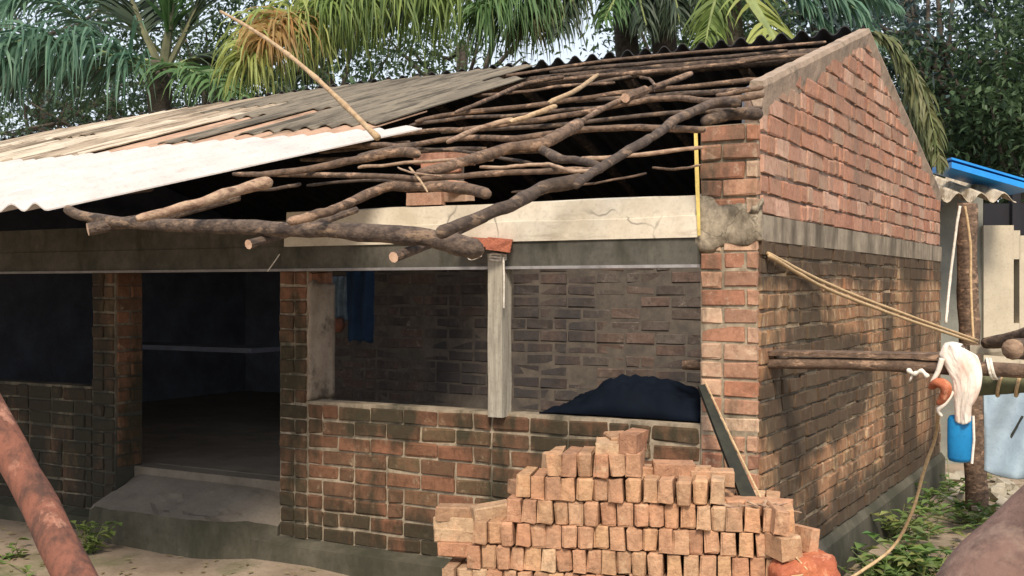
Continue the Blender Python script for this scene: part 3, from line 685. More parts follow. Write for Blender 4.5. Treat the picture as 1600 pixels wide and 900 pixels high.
hang('hanging_panel', 521, 543, 432, 500, 1.0, 'pale_daylight', 'narrow pale grey patch standing for daylight between pillar and dark blue cloth', 'cloth', seed=4)  # added in place of an opening that lets in daylight
P = on_y(527, 508, .95); m = MB(); m.tube([P+Vector((0, 0, .05)), P, P-Vector((0, 0, .05))], [.04, .06, .03], 10, nz=.2); tag(m.build('red_pouch', 'red_log', smooth=True), 'small dull red pouch hanging below the pale grey patch', 'pouch')
# bare wire hook near the door
m = MB(); m.tube([on_y(437, 397, -.05), on_y(428, 410, -.06), on_y(418, 424, -.07)], .004, 5); tag(m.build('wire', 'rope_white'), 'short bent white wire hanging at the lintel by the doorway', 'wire')

# ================================================================ STACK OF NEW BRICKS
PA = math.radians(13-29.6)   # faces the camera more squarely than the wall does
# stack axes in world
ang = TH - math.radians(11.5)          # angle of stack's right axis against world x
SXv = Vector((math.cos(ang), math.sin(ang), 0)); SYv = Vector((-math.sin(ang), math.cos(ang), 0))
S0 = at(1000, 750, 5.08); S0.z = 0
BH, BWd, BL = .108, .0665, .235
nb = [brick_mesh(BWd-.003, BL, BH-.004, 'brick_new', 100+i, .004+.0015*(i%4), .0055) for i in range(9)]
flatb = [brick_mesh(BL, .11, .068, 'brick_new', 130+i, .006, .0035) for i in range(4)]
def s_of(px, yy=0):   # stack coordinate where the sight line crosses the stack's front plane
    d = ray(px, 800); n_ = SYv; t = ((S0+SYv*yy)-CAM).dot(n_)/d.dot(n_); p = CAM+d*t; return (p-S0).dot(SXv)
ORD = ['first', 'second', 'third', 'fourth', 'fifth', 'sixth', 'seventh', 'eighth', 'ninth', 'tenth', 'eleventh', 'twelfth', 'thirteenth', 'fourteenth', 'fifteenth', 'sixteenth', 'seventeenth', 'eighteenth', 'nineteenth', 'twentieth'] + ['twenty-'+a for a in ['first', 'second', 'third', 'fourth', 'fifth', 'sixth', 'seventh', 'eighth', 'ninth']] + ['thirtieth']+['thirty-'+a for a in ['first', 'second', 'third', 'fourth', 'fifth', 'sixth', 'seventh', 'eighth', 'ninth']]
GRP = 'new bricks in the loose stack before the house'
r = random.Random(77)
rows = [  # course number from the ground, px left, px right
 (8, 853, 1012), (7, 803, 1136), (6, 790, 1236), (5, 738, 1240), (4, 728, 1244), (3, 690, 1250), (2, 684, 1252), (1, 678, 1255)]
TOPZ = .906
def zrow(k): return TOPZ-(7-k)*BH-BH/2
for (k, a, b_) in rows:
    s = s_of(a); e = s_of(b_); i = 0
    rowname = {8: 'top partial course', 7: 'second course from top', 6: 'third course from top', 5: 'fourth course from top', 4: 'fifth course from top', 3: 'sixth course from top', 2: 'seventh course from top', 1: 'bottom course'}[k]
    while s < e-.04:
        w_ = BWd*r.choice([1, 1, 1, .93, 1.08, 1.0]); yo = r.uniform(-.016, .016)
        if k == 7 and i == 0: yo = .05
        p = S0+SXv*(s+w_/2)+SYv*(BL/2+yo)
        if k >= 3:
            o = put(r.choice(nb), None, Vector((p.x, p.y, zrow(k)+r.uniform(-.002, .003))), ang+r.uniform(-.03, .03), w_/BWd*.99, ry=r.uniform(-.045, .045), name='brick', rx=r.uniform(-.015, .015))
            tag(o, f'brick end, {ORD[i]} from left in the {rowname}, brick stack', 'brick', GRP)
        s += w_+r.choice([0, .002, .004, .008]); i += 1
# slumped body of the stack behind the facing bricks: whole bricks too, one course lower than the face
for (k, a, b_) in rows:
    if k < 2: continue
    s = s_of(a+45); e = s_of(b_-10); i = 0
    if k == 8: continue
    while s < e-.04:
        w_ = BWd*1.02; p = S0+SXv*(s+w_/2)+SYv*(BL*1.5+.012+r.uniform(-.01, .01))
        if k >= 6:
            o = put(r.choice(nb), None, Vector((p.x, p.y, zrow(k)-.004)), ang+r.uniform(-.03, .03), 1, ry=r.uniform(-.03, .03), name='brick')
            tag(o, f'rear row brick of the stack, {ORD[i]} from left, {"second" if k==7 else "third"} course down', 'brick', GRP)
        s += w_; i += 1
m = MB()
for k in range(1, 6):
    s = s_of(760-15*(5-k)); e = s_of(1225)
    while s < e:
        p = S0+SXv*(s+.035)+SYv*(BL*1.5+.012); m.box((p.x, p.y, zrow(k)), (BWd-.004, BL, BH-.004), (0, 0, ang), .002); s += BWd+.002
# ground course in front stands out of frame: keep it joined with the hidden core
s = s_of(678); e = s_of(1255)
while s < e:
    p = S0+SXv*(s+.035)+SYv*(BL*.5); m.box((p.x, p.y, zrow(1)-.03), (BWd-.004, BL, BH+.04), (0, 0, ang), .002); s += BWd+.002
tag(m.build('stack_core', 'brick_new'), 'rear and lowest bricks of the loose brick stack', 'bricks', kind='stuff')
def sb(px, py, dy, me, rz, rx=0, ry=0, label='', sx=1):
    """one more brick resting on the stack: where the sight line crosses a plane dy behind the face"""
    d = ray(px, py); t = ((S0+SYv*dy)-CAM).dot(SYv)/d.dot(SYv); p = CAM+d*t
    o = put(me, None, p, rz, sx, rx, ry, name='brick'); return tag(o, label, 'brick', GRP)
sb(949, 698, .14, nb[0], ang+.1, 0, 1.57, 'pale brick lying flat near the summit of the stack, left of the tallest brick')
sb(989, 691, .14, nb[1], ang-.15, 0, .06, 'orange-pink brick standing as the summit of the stack', 1.35)
sb(967, 688, .24, nb[2], ang+.3, 0, 1.5, 'brick half hidden behind the summit brick of the stack')
sb(868, 727, .3, nb[3], ang+.5, 0, .05, 'brick behind the left end of the top partial course')
sb(722, 801, .16, flatb[0], ang+.12, 0, 0, 'long brick lying flat, uppermost of the three at the left end of the stack')
sb(720, 817, .15, flatb[1], ang-.1, 0, .02, 'long brick lying flat, middle of the three at the left end of the stack')
sb(719, 834, .15, flatb[2], ang+.05, 0, 0, 'long brick lying flat, lowest of the three at the left end of the stack')
sb(724, 856, .13, flatb[3], ang-.02, 0, 0, 'long side-on brick below the three flat ones at the left end', .95)
sb(768, 799, .14, flatb[0], ang+.5, 0, -.12, 'tilted brick on the left shoulder of the stack', .8)
sb(822, 760, .17, flatb[1], ang+.8, 0, .05, 'skewed brick on the left shoulder above the tilted one', .6)
for j, (px, py, rz_, lb) in enumerate(((1035, 741, .05, 'flat brick lying right of the top partial course'), (1075, 739, -.04, 'flat brick in the middle of the row on the right top'), (1112, 745, .08, 'flat brick at the right end of the upper row'), (1052, 733, .2, 'thin broken brick lying over the flat ones on the right top'), (1165, 790, .3, 'flat brick under the foot of the leaning dark plank'), (1200, 792, -.3, 'flat dusty brick right of the plank foot'))):
    sb(px, py, .22, flatb[j % 4], ang+rz_, .03*(j-2), 0, lb, .85, ) if j != 3 else sb(px, py, .2, flatb[1], ang+rz_, .1, .03, lb, .8)
sb(1214, 810, .03, nb[4], ang+.15, 0, .12, 'pale brick leaning out at the upper right corner of the stack')
sb(1216, 850, .0, nb[5], ang+.5, 0, -.05, 'large pale brick turned at the right corner of the stack', 1.5)
sb(1245, 838, .1, nb[2], ang+.7, 0, .2, 'thin pinkish brick leaning against the right corner of the stack', .8)
# rubble round the foot of the plank
# orange sack at the lower right of the stack
m = MB(); C0 = at(1252, 893, 4.95); nu, nv = 40, 22
for j in range(nv+1):
    for i in range(nu):
        a = 2*math.pi*i/nu; ph = math.pi*j/nv; sx = abs(math.cos(a))**.6*(1 if math.cos(a) > 0 else -1); sy = abs(math.sin(a))**.6*(1 if math.sin(a) > 0 else -1)
        cz = abs(math.cos(ph))**.7*(1 if math.cos(ph) > 0 else -1); rr = math.sin(ph)**.55
        p = RV*(sx*rr*.135)+FV*(sy*rr*.16)+ZV*(cz*.075); p *= 1+.16*noise.noise(p*14)+.10*abs(noise.noise(p*34))
        p.z -= .12*p.dot(RV)*0; p = Euler((0, -.22, 0)).to_matrix() @ p
        m.v.append(C0+p)
for j in range(nv):
    for i in range(nu): a = j*nu+i; c = j*nu+(i+1) % nu; m.face([a, c, c+nu, a+nu])
sack = m.build('orange_sack', 'orange', smooth=True); tag(sack, 'orange-red plastic sack lying at the lower right of the brick stack', 'sack')
m = MB()
for k in range(9):
    a = C0+RV*r.uniform(-.08, .09)+FV*(-.10)+ZV*r.uniform(.02, .085); b = a+RV*r.uniform(-.09, .09)-FV*.06+ZV*r.uniform(-.12, 0)
    m.tube([a, (a+b)/2-FV*.03, b], .004, 4)
m.build('drawstring', 'rope', sack)
# dirt bank that carries the sack
m = MB(); Cb = Vector((C0.x, C0.y, 0)); n = 24
for j in range(9):
    for i in range(n):
        a = 2*math.pi*i/n; t = j/8; rr = .62*(t**.7)+.02; z = (C0.z-.075)*(1-t**1.6)*(1)+.03*noise.noise(Vector((math.cos(a)*3*rr, math.sin(a)*3*rr, 1)))
        m.v.append(Cb+RV*(math.cos(a)*rr+.06)+FV*(math.sin(a)*rr*.5+.02)+ZV*max(-.05, z if j < 8 else -.06))
for j in range(8):
    for i in range(n): a = j*n+i; c = j*n+(i+1) % n; m.face([a, c, c+n, a+n])
m.face(list(range(n)))
tag(m.build('dirt_heap', 'ground', smooth=True), kind='structure')
# dark plank leaning on the pillar
A = at(1173, 788, 5.22); B = on_y(1096, 604, -.05); m = MB()
dv = (B-A).normalized(); sv = RV*.98; sv = (sv-dv*sv.dot(dv)).normalized(); nv_ = dv.cross(sv)
A2 = A-dv*.05
for p, w1 in ((A2, .037), (B, .017)):
    for (i, j) in ((-1, -1), (1, -1), (1, 1), (-1, 1)): m.v.append(p+sv*i*w1+nv_*j*.014)
for k in range(4): m.face([k, (k+1) % 4, (k+1) % 4+4, k+4])
m.face([0, 1, 2, 3]); m.face([4, 5, 6, 7])
plank = m.build('leaning_plank', 'dark_plank'); tag(plank, 'dark weathered plank leaning from the brick stack against the pillar', 'plank')
m = MB(); m.tube([B+sv*.021-nv_*.02+dv*.02, (A+B)/2+sv*.033-nv_*.02, A+sv*.050-nv_*.02, at(1196, 786, 5.1)], [.003, .0045, .006, .006], 6, nz=.3, nf=40); tag(m.build('edge_cord', 'rope'), 'dusty pale cord running down the edge of the leaning plank', 'cord')
m = MB(); P = at(1184, 790, 5.0)
for k in range(9):
    a = P+RV*r.uniform(-.10, .12)+ZV*r.uniform(-.02, .02); b = a+RV*r.uniform(-.12, .12)+ZV*r.uniform(-.03, .03)+FV*r.uniform(-.03, .06); m.tube([a, b], [.007, .003], 5)
tag(m.build('wood_splinters', 'bark_pale'), 'pinkish splinters scattered at the foot of the leaning plank', 'splinters', kind='stuff')

# ================================================================ SCAFFOLD LOGS ON THE RIGHT
def logt(name, pts, r0, r1, mat, label, cat, caps='cut_wood', nz=.12, group=None, seg=12):
    P = smooth_pts(pts, 5); n = len(P); m = MB(); m.tube(P, [r0+(r1-r0)*i/(n-1) for i in range(n)], seg, nz=nz, nf=8, capmat=1)
    return tag(m.build(name, [mat, caps], smooth=True), label, cat, group)
YS = .16
logt('scaffold_log', [on_y(1068, 570, YS), on_y(1205, 568, YS), on_y(1300, 568, YS), on_y(1450, 573, YS), on_y(1610, 580, YS), on_y(1690, 585, YS)], .026, .036, 'bark', 'long round log put through the pillar as scaffold and carrying the white cloth', 'log')
m = MB(); A = on_y(1206, 551, .22); B = on_y(1478, 556, .22); cc = (A+B)/2
m.box(cc, ((B-A).length, .18, .022), (0, math.atan2(A.z-B.z, (B-A).length), 0), .003)
tag(m.build('scaffold_plank', 'bark'), 'flat brown plank lying along the scaffold log', 'plank')
logt('bamboo_log', [on_y(1528, 600, .3), on_y(1570, 600, .3), on_y(1640, 596, .3), on_y(1720, 592, .3)], .052, .05, 'palm_stem_olive', 'thick greenish log lashed under the scaffold at the picture edge', 'log')
m = MB()
for px in (1563, 1592):
    P = on_y(px, 600, .3); m.tube([P+Vector((.012*math.sin(a), .056*math.cos(a), .056*math.sin(a))) for a in [k*math.pi/8 for k in range(17)]], .009, 6, cap=False)
tag(m.build('lashing_rope', 'rope'), 'pale rope bands round the thick greenish log', 'rope')
m = MB()
for px in (1536, 1541):
    P = on_y(px, 576, .17); m.tube([P+Vector((.004*k_, .045*math.cos(a), .045*math.sin(a))) for k_, a in enumerate([k*math.pi/8 for k in range(17)])], .007, 6, cap=False)
tag(m.build('lashing_rope', 'rope_white'), 'cream cord tied round the scaffold log right of the white cloth', 'rope')
logt('cut_log', [at(1540, 536, 6.5), at(1580, 530, 6.3), at(1640, 512, 6.0)], .03, .05, 'bark_dark', 'dark crooked log reaching in above the scaffold', 'log')
logt('cut_log', [at(1582, 545, 5.9), at(1640, 545, 6.4)], .055, .055, 'bark_dark', 'stubby log with its reddish cut end above the scaffold', 'log', caps='bark_pale')
m = MB(); m.box(at(1555, 550, 6.6), (.30, .12, .05), (0, .05, .4), .01); tag(m.build('stone_slab', 'stone'), 'pale slab lying above the scaffold beside the dark logs', 'slab')

# white cloth and its hanging bits
A = on_y(1497, 540, YS-.02); nu, nv = 44, 44; m = MB()
cx = on_y(1494, 560, YS).x; z0 = on_y(1494, 545, YS-.03).z; zb = on_y(1500, 660, YS-.08).z; sc_ = 5.35/1800
for j in range(nv+1):
    t = j/nv
    for i in range(nu+1):
        u = i/nu
        # front flap hangs over the log: outline narrows downwards and leans right
        lft = 1459+(1488-1459)*min(1, t*2.2) if t < .5 else 1489+6*(t-.5)
        rgt = 1519+16*math.sin(math.pi*min(1, t*1.25))**.8-6*max(0, t-.7)
        if t < .12: lft += 14*(.12-t)/.12; rgt -= 18*(.12-t)/.12
        px = lft+(rgt-lft)*u; py = 538+120*t+5*math.sin(u*3)*(t > .8)+8*(abs(u-.4)**1.5)*(1-t)
        y = YS-.055-.03*math.sin(math.pi*u)-.007*math.sin(u*7+t*2)*(.3+t)-.009*noise.noise(Vector((u*5, t*4, 0)))-.006*abs(noise.noise(Vector((u*12, t*6, 3))))-.02*math.sin(math.pi*t)
        m.v.append(on_y(px, py, y))
for j in range(nv):
    for i in range(nu): a = j*(nu+1)+i; m.face([a, a+1, a+nu+2, a+nu+1])
# back flap over the log
b = len(m.v)
for j in range(7):
    t = j/6
    for i in range(nu+1):
        q = m.v[i]; m.v.append(Vector((q.x, q.y+.12*math.sin(t*math.pi/2)+.0, q.z+.012*math.sin(math.pi*t)-.16*max(0, t-.4))))
for j in range(6):
    for i in range(nu): a = b+j*(nu+1)+i; m.face([a, a+nu+1, a+nu+2, a+1])
o = m.build('white_cloth', 'white_cloth', smooth=True); md = o.modifiers.new('s', 'SOLIDIFY'); md.thickness = .008
tag(o, 'stained white cloth draped over the scaffold log', 'cloth')
m = MB(); m.tube(smooth_pts([on_y(1455, 606, YS-.07), on_y(1466, 598, YS-.09), on_y(1478, 606, YS-.09), on_y(1474, 622, YS-.08), on_y(1466, 630, YS-.07)]), [.022+.03*math.sin(math.pi*i/20) for i in range(21)], 10, nz=.2, flat=.6)
tag(m.build('red_rag', 'orange', smooth=True), 'orange-red rag knotted to the left side of the white cloth', 'rag')
m = MB(); m.tube(smooth_pts([on_y(1488, 612, YS-.07), on_y(1478, 628, YS-.09), on_y(1466, 640, YS-.08), on_y(1471, 650, YS-.07)]), [.02]*16, 8, nz=.3, flat=.5)
m.tube(smooth_pts([on_y(1472, 560, YS-.09), on_y(1466, 580, YS-.09), on_y(1456, 598, YS-.09)]), .012, 7, nz=.2)
tag(m.build('cloth_strip', 'white_cloth', smooth=True), 'twisted pale strip hanging below the orange-red rag', 'cloth strip')
m = MB(); m.tube(smooth_pts([on_y(1418, 577, YS-.05), on_y(1428, 584, YS-.06), on_y(1440, 580, YS-.06), on_y(1450, 590, YS-.06)]), [.010, .014, .016, .012]*4, 7, nz=.4); m.tube([on_y(1427, 584, YS-.05), on_y(1421, 596, YS-.05)], .007, 6, nz=.3)
tag(m.build('white_knot', 'rope_white', smooth=True), 'small knotted white rag under the scaffold log', 'rag')
# blue container hanging below the cloth
m = MB(); T_ = on_y(1501, 648, YS-.02); Bt = on_y(1500, 722, YS-.02); n = 20
prof = [(.0, .02), (.02, .048), (.10, .058), (.5, .058), (.9, .056), (.97, .05), (1, .03)]
for (t, r_) in prof:
    c = T_.lerp(Bt, t)
    for k in range(n): a = 2*math.pi*k/n; m.v.append(c+Vector((math.cos(a)*r_, math.sin(a)*r_*.7, 0)))
for j in range(len(prof)-1):
    for k in range(n): a = j*n+k; c = j*n+(k+1) % n; m.face([a, c, c+n, a+n])
m.face(list(range(n))[::-1]); m.face([(len(prof)-1)*n+k for k in range(n)])
jug = m.build('blue_container', 'blue_plastic', smooth=True); tag(jug, 'blue plastic container hanging under the white cloth', 'container')
m = MB(); m.tube([T_+Vector((.058, -.02, 0)), (T_+Bt)/2+Vector((.063, -.02, 0)), Bt+Vector((.055, -.02, 0))], .006, 6); m.build('rim_strip', 'white_cloth', jug)

# neighbour's posts
PYd = 9.0
logt('shed_post', [at(1512, 318, PYd), at(1511, 430, PYd), at(1516, 560, PYd), at(1522, 700, PYd), at(1526, 800, PYd)], .075, .085, 'bark', 'dark upright wooden post under the corrugated eave of the shed', 'post', seg=12)
def cord(name, pts, r_, mat, label, cat='rope', k=8): m = MB(); m.tube(smooth_pts(pts, k), r_, 6, nz=.15, nf=60); return tag(m.build(name, mat, smooth=True), label, cat)
cord('rope', [on_x(1200, 396, .03), at(1290, 442, 6.6), at(1400, 486, 7.4), at(1528, 532, 8.6)], .010, 'rope', 'upper of two yellow ropes stretched from the side wall to the post')
cord('rope', [on_x(1202, 400, .04), at(1290, 450, 6.5), at(1400, 493, 7.3), at(1526, 536, 8.6)], .010, 'rope', 'lower of two yellow ropes stretched from the side wall to the post')
cord('rope', [at(1500, 322, 8.8), at(1494, 360, 8.8), at(1484, 440, 8.8), at(1478, 505, 8.7)], .011, 'rope_white', 'pale rope with a knot hanging left of the shed post')
cord('rope', [at(1508, 322, 8.8), at(1516, 380, 8.8), at(1517, 450, 8.8), at(1521, 535, 8.7)], .010, 'rope', 'tan rope hanging down the face of the shed post')
cord('rope', [on_y(1466, 640, YS-.05), at(1462, 680, 5.6), at(1444, 735, 5.7), at(1425, 800, 5.8), at(1395, 855, 5.9), at(1345, 893, 5.8), at(1290, 925, 5.6)], .0085, 'rope', 'yellow rope sagging from the white cloth down to the ground')

# ================================================================ NEIGHBOUR SHED
shed = tag(empty('corrugated_shed', tuple(at(1560, 740, 11.5))), 'small grey and cream shed with corrugated eave and blue roof edge at the far right', 'shed')
Q0 = at(1440, 315, 11.5); Q1 = at(1720, 315, 11.5)
def sw(px0, px1, py0, py1, dep, th, name, mat):
    A = at(px0, py0, dep); B = at(px1, py1, dep); c = (A+B)/2+FV*th/2; m = MB(); m.box(c, ((B-A).dot(RV), th, A.z-B.z), (0, 0, TH)); return m.build(name, mat, shed)
sw(1440, 1536, 300, 745, 11.6, .15, 'grey_wall', 'grey_wall'); sw(1537, 1584, 352, 745, 11.55, .15, 'cream_wall', 'cream_wall'); sw(1537, 1795, 318, 400, 11.75, .06, 'eave_shade', 'shade_dark'); sw(1593, 1800, 368, 745, 11.55, .15, 'cream_wall', 'cream_wall')  # includes a dark box painted in for shade under the shed eave
sw(1582, 1595, 300, 745, 11.68, .1, 'window_slot', 'shade_dark'); sw(1583, 1594, 360, 405, 11.55, .1, 'cream_wall', 'cream_wall'); sw(1583, 1594, 505, 745, 11.55, .1, 'cream_wall', 'cream_wall')
def eave_sheet(pa, pb, dep0, dep1, py0, py1, mat, name, pitch=.21, amp=.045):
    A = at(pa, py0, dep0); W_ = (at(pb, py0, dep0)-A).dot(RV); n = int(W_/pitch*8); m = MB(); up = at(pa, py1, dep1)
    dz = up.z-A.z
    for lay_ in (0, .008):
        for j in range(5):
            t = j/4
            for i in range(n+1):
                s = W_*i/n; z = A.z+dz*t+amp*math.cos(2*math.pi*s/pitch)-lay_; m.v.append(Vector((A.x, A.y, 0))+RV*s+FV*(dep1-dep0)*t+ZV*z)
    W2 = n+1
    for j in range(4):
        for i in range(n): a = j*W2+i; m.face([a, a+1, a+1+W2, a+W2]); a += 5*W2; m.face([a, a+W2, a+1+W2, a+1])
    for i in range(n): m.face([i, i+5*W2, i+1+5*W2, i+1])
    return m.build(name, mat, shed)
eave_sheet(1462, 1588, 10.6, 11.9, 308, 278, 'asb_cream', 'roof_sheet')
m = MB()
for (ya, yb, th) in ((262, 297, .055), (252, 288, .02)):
    A = at(1474, ya, 11.0); B = at(1592, yb, 11.0); d = B-A; m.box((A+B)/2, (d.length, .5, th), (0, 0, TH)); k = len(m.v)-8
    sh = d.z/d.length
    for q in range(k, k+8): m.v[q].z += (m.v[q]-(A+B)/2).dot(RV)*sh
m.build('blue_roof_edge', 'blue_metal', shed)
hang_ = MB(); nu, nv = 20, 14
for j in range(nv+1):
    for i in range(nu+1):
        u = i/nu; t = j/nv; hang_.v.append(at(1538+110*u, 606+(128+20*u)*t+6*math.sin(u*5), 8.2-.5*t+.06*math.sin(u*9+t*4)))
for j in range(nv):
    for i in range(nu): a = j*(nu+1)+i; hang_.face([a, a+1, a+nu+2, a+nu+1])
o = hang_.build('grey_tarpaulin', 'grey_tarp', smooth=True); md = o.modifiers.new('s', 'SOLIDIFY'); md.thickness = .01
tag(o, 'blue-grey sheet hung low between the posts at the right edge', 'tarpaulin')
cord('rope', [at(1598, 650, 7.9), at(1575, 690, 7.9), at(1556, 716, 7.9)], .008, 'dark_plank', 'thin dark guy line crossing the blue-grey sheet')
m = MB(); 
for k in range(30):
    px = r.uniform(1470, 1600); py = r.uniform(738, 800); P = on_z(px, py, .02); P.z = gz(P.x, P.y)+.03; sz = r.uniform(.05, .16)
    m.box(P, (sz, sz*.8, sz*.5), (r.uniform(-.4, .4), r.uniform(-.4, .4), r.random()*3), sz*.12)
tag(m.build('rubble', 'stone'), 'broken stones and bricks strewn beside the shed post', 'rubble', kind='stuff')

# ================================================================ FOREGROUND LOGS
logt('leaning_log', [at(-60, 556, 3.3), at(37, 744, 3.1), at(101, 869, 2.95), at(180, 1020, 2.75), at(330, 1330, 2.6)], .045, .052, 'red_log', 'reddish leaning log close by in the lower left corner', 'log', caps='red_log', nz=.06, seg=16)
logt('foreground_log', [at(1760, 735, 1.75), at(1620, 868, 1.7), at(1545, 955, 1.65), at(1440, 1200, 1.6), at(1400, 1500, 1.55)], .082, .085, 'brown_log', 'thick smooth brown log very close in the lower right corner', 'log', caps='brown_log', nz=.03, seg=24)

# ================================================================ PLANTS
def leafquad(m, p, d, up, L, Wd, droop=.2):
    s = d.cross(up); s = s.normalized() if s.length > 1e-4 else Vector((1, 0, 0)); b = len(m.v)
    m.v += [p, p+d*L*.5+s*Wd, p+d*L*.5-s*Wd, p+d*L-up*L*droop]
    m.face([b, b+1, b+3, b+2])
def frond(parent, pts, leafL, mat, stem='palm_stem', w0=.03, n=62, splay=.5, grav=.75, seed=0, lw=.022, skip0=.12, side=None, sm=.012, lr=(1, 1), tw=.4, ev=.6):
    """a palm frond: tapering rib with hanging leaflets both sides; each leaflet a folded strip of three segments"""
    rr = random.Random(seed); P = smooth_pts([Vector(p) for p in pts], 8); N_ = len(P)-1; m = MB()
    m.cur = 1; m.tube(P, [w0*(1-.85*i/N_)+.003 for i in range(N_+1)], 6, flat=.7); m.cur = 0
    ref = None
    for i in range(n):
        t = skip0+(1-skip0)*i/(n-1)*.995; f = t*N_; k = min(int(f), N_-1); p = P[k].lerp(P[k+1], f-k); tan = (P[k+1]-P[k]).normalized()
        h = tan.cross(ZV); h = h.normalized() if h.length > .05 else RV.copy()
        env = (math.sin(math.pi*min(1, .12+t*.86))**ev)
        for sd_ in (-1, 1):
            if side and sd_ != side and rr.random() < .7: continue
            L = leafL*env*rr.uniform(.8, 1.1)*(lr[0] if sd_ < 0 else lr[1])
            d = (h*sd_*splay*rr.uniform(.7, 1.2)+tan*tw+Vector((rr.gauss(0, .09), rr.gauss(0, .09), rr.uniform(-.12, .12)))).normalized()
            gv = grav*rr.uniform(.65, 1.1); q = p.copy(); b = len(m.v); W0 = lw*rr.uniform(.7, 1.25)
            ws = Vector((rr.uniform(-1, 1), rr.uniform(-1, 1), 0)).normalized()*.5+tan*.8
            for s_ in range(5):
                u = s_/4; wd = W0*(1-u**1.6)*(.5+min(.5, u*4)); wv = ws-d*ws.dot(d); wv.normalize()
                m.v += [q-wv*wd, q+wv*wd]
                q = q+d*L/4; d = (d+Vector((0, 0, -gv*(.35+u)))).normalized()
            for s_ in range(4): a = b+s_*2; m.face([a, a+1, a+3, a+2])
    return m.build('frond', [mat, stem], parent, fix=False)
KS = {}
def palm(base_px, dep, label, trunk_top_py, rt=.13, k=1.0):
    dep *= k; rt *= k
    B = at(base_px, 0, dep); B.z = 0; t = tag(empty('palm_tree', tuple(B)), label, 'palm tree')
    T_ = at(base_px, trunk_top_py, dep); P = [B.lerp(T_, i/14)+Vector((.12*math.sin(i*.3), 0, 0)) for i in range(15)]
    m = MB(); m.tube(P, [rt*(1.3-.4*i/14)+(.012 if i % 2 else 0) for i in range(15)], 12, nz=.06); m.build('trunk', 'trunk', t, smooth=True); KS[t.name] = k; return t
# left palm
p1 = palm(255, 11.0, 'coconut palm with crown of arching fronds behind the left half of the roof', 96, .12, 1.45)
def F(t, pxs, dep, L, mat, **k):
    ks = KS[t.name]; d0, d1 = dep if hasattr(dep, '__len__') else (dep, dep); d0 *= ks; d1 *= ks; L *= ks
    k['lw'] = k.get('lw', .022)*ks; k['w0'] = k.get('w0', .03)*ks
    return frond(t, [at(a, b, d0+(d1-d0)*i/(len(pxs)-1)) for i, (a, b) in enumerate(pxs)], L, mat, **k)
F(p1, [(248, 108), (200, 96), (125, 70), (62, 60), (0, 74), (-60, 110)], (11, 9.8), .95, 'palm_blue', n=150, seed=1, lw=.017, grav=1.5, splay=.2, tw=.15, ev=.4)
F(p1, [(250, 100), (190, 82), (135, 38), (85, 0), (40, -40)], (11, 10.5), .55, 'palm_blue', n=60, seed=2, grav=.5, splay=.5)
F(p1, [(245, 108), (275, 104), (325, 122), (385, 152)], (11, 10.0), .55, 'palm_green', n=80, seed=3, grav=1.0, splay=.3, tw=.15, w0=.02)
F(p1, [(256, 104), (262, 60), (268, 0), (262, -80)], (11, 11), .7, 'palm_green', n=46, seed=4, grav=.2, w0=.075, skip0=.35, stem='palm_stem_olive')
F(p1, [(262, 104), (290, 50), (318, -10), (350, -80)], (11, 11.3), .7, 'palm_dark', n=50, seed=5, grav=.3, w0=.05, skip0=.3, stem='palm_stem_olive')
F(p1, [(248, 100), (225, 50), (205, 0), (160, -70)], (11, 11.4), .7, 'palm_dark', n=50, seed=6, grav=.4, w0=.05, skip0=.3, stem='palm_stem_olive')
F(p1, [(262, 108), (310, 90), (360, 92), (430, 130), (470, 160)], (11, 11.5), .6, 'palm_dark', n=60, seed=7, grav=.7)
F(p1, [(240, 104), (150, 105), (60, 100), (-20, 140)], (11.4, 11), .8, 'palm_dark', n=70, seed=8, grav=.9)
F(p1, [(250, 80), (150, 0), (60, -10), (0, 10), (-60, 50)], (11.5, 10.6), .7, 'palm_blue', n=70, seed=88, grav=.8)
# centre palm: its crown stands above the frame
p2t = palm(1035, 11.6, 'tall coconut palm whose yellow-green leaflets hang over the middle of the ridge', -200, .12, 1.08)
K = dict(lw=.016, grav=1.7, splay=.16, tw=.10, ev=.35)
F(p2t, [(1035, -215), (840, -150), (640, -50), (540, -6), (470, 20), (420, 50), (385, 92)], (11.6, 9.9), .92, 'palm_lime', n=200, seed=11, skip0=.45, **K)
F(p2t, [(900, -160), (700, -70), (560, -20), (480, 8), (440, 30), (412, 60)], (11.3, 9.8), .72, 'palm_orange', n=80, seed=12, skip0=.72, **K)
F(p2t, [(1035, -215), (880, -120), (760, -50), (660, -22), (560, -8), (500, 10)], (11.6, 10.2), 1.0, 'palm_lime2', n=220, seed=13, skip0=.35, **K)
F(p2t, [(1035, -215), (930, -120), (850, -40), (800, -12), (750, 14)], (11.6, 10.6), .95, 'palm_green', n=170, seed=14, skip0=.35, **K)
F(p2t, [(1035, -215), (950, -100), (880, -20), (840, 10), (820, 40)], (11.6, 10.9), .72, 'palm_olive', n=110, seed=15, skip0=.4, **K)
F(p2t, [(1035, -215), (820, -140), (680, -60), (600, -20), (540, 30), (490, 80), (470, 120)], (12, 11.2), .6, 'palm_dark', n=150, seed=16, grav=1.2, skip0=.4)
F(p2t, [(1035, -215), (840, -120), (720, -40), (640, 0), (590, 40)], (12, 11.6), .6, 'palm_dark', n=130, seed=17, grav=1.2, skip0=.4)
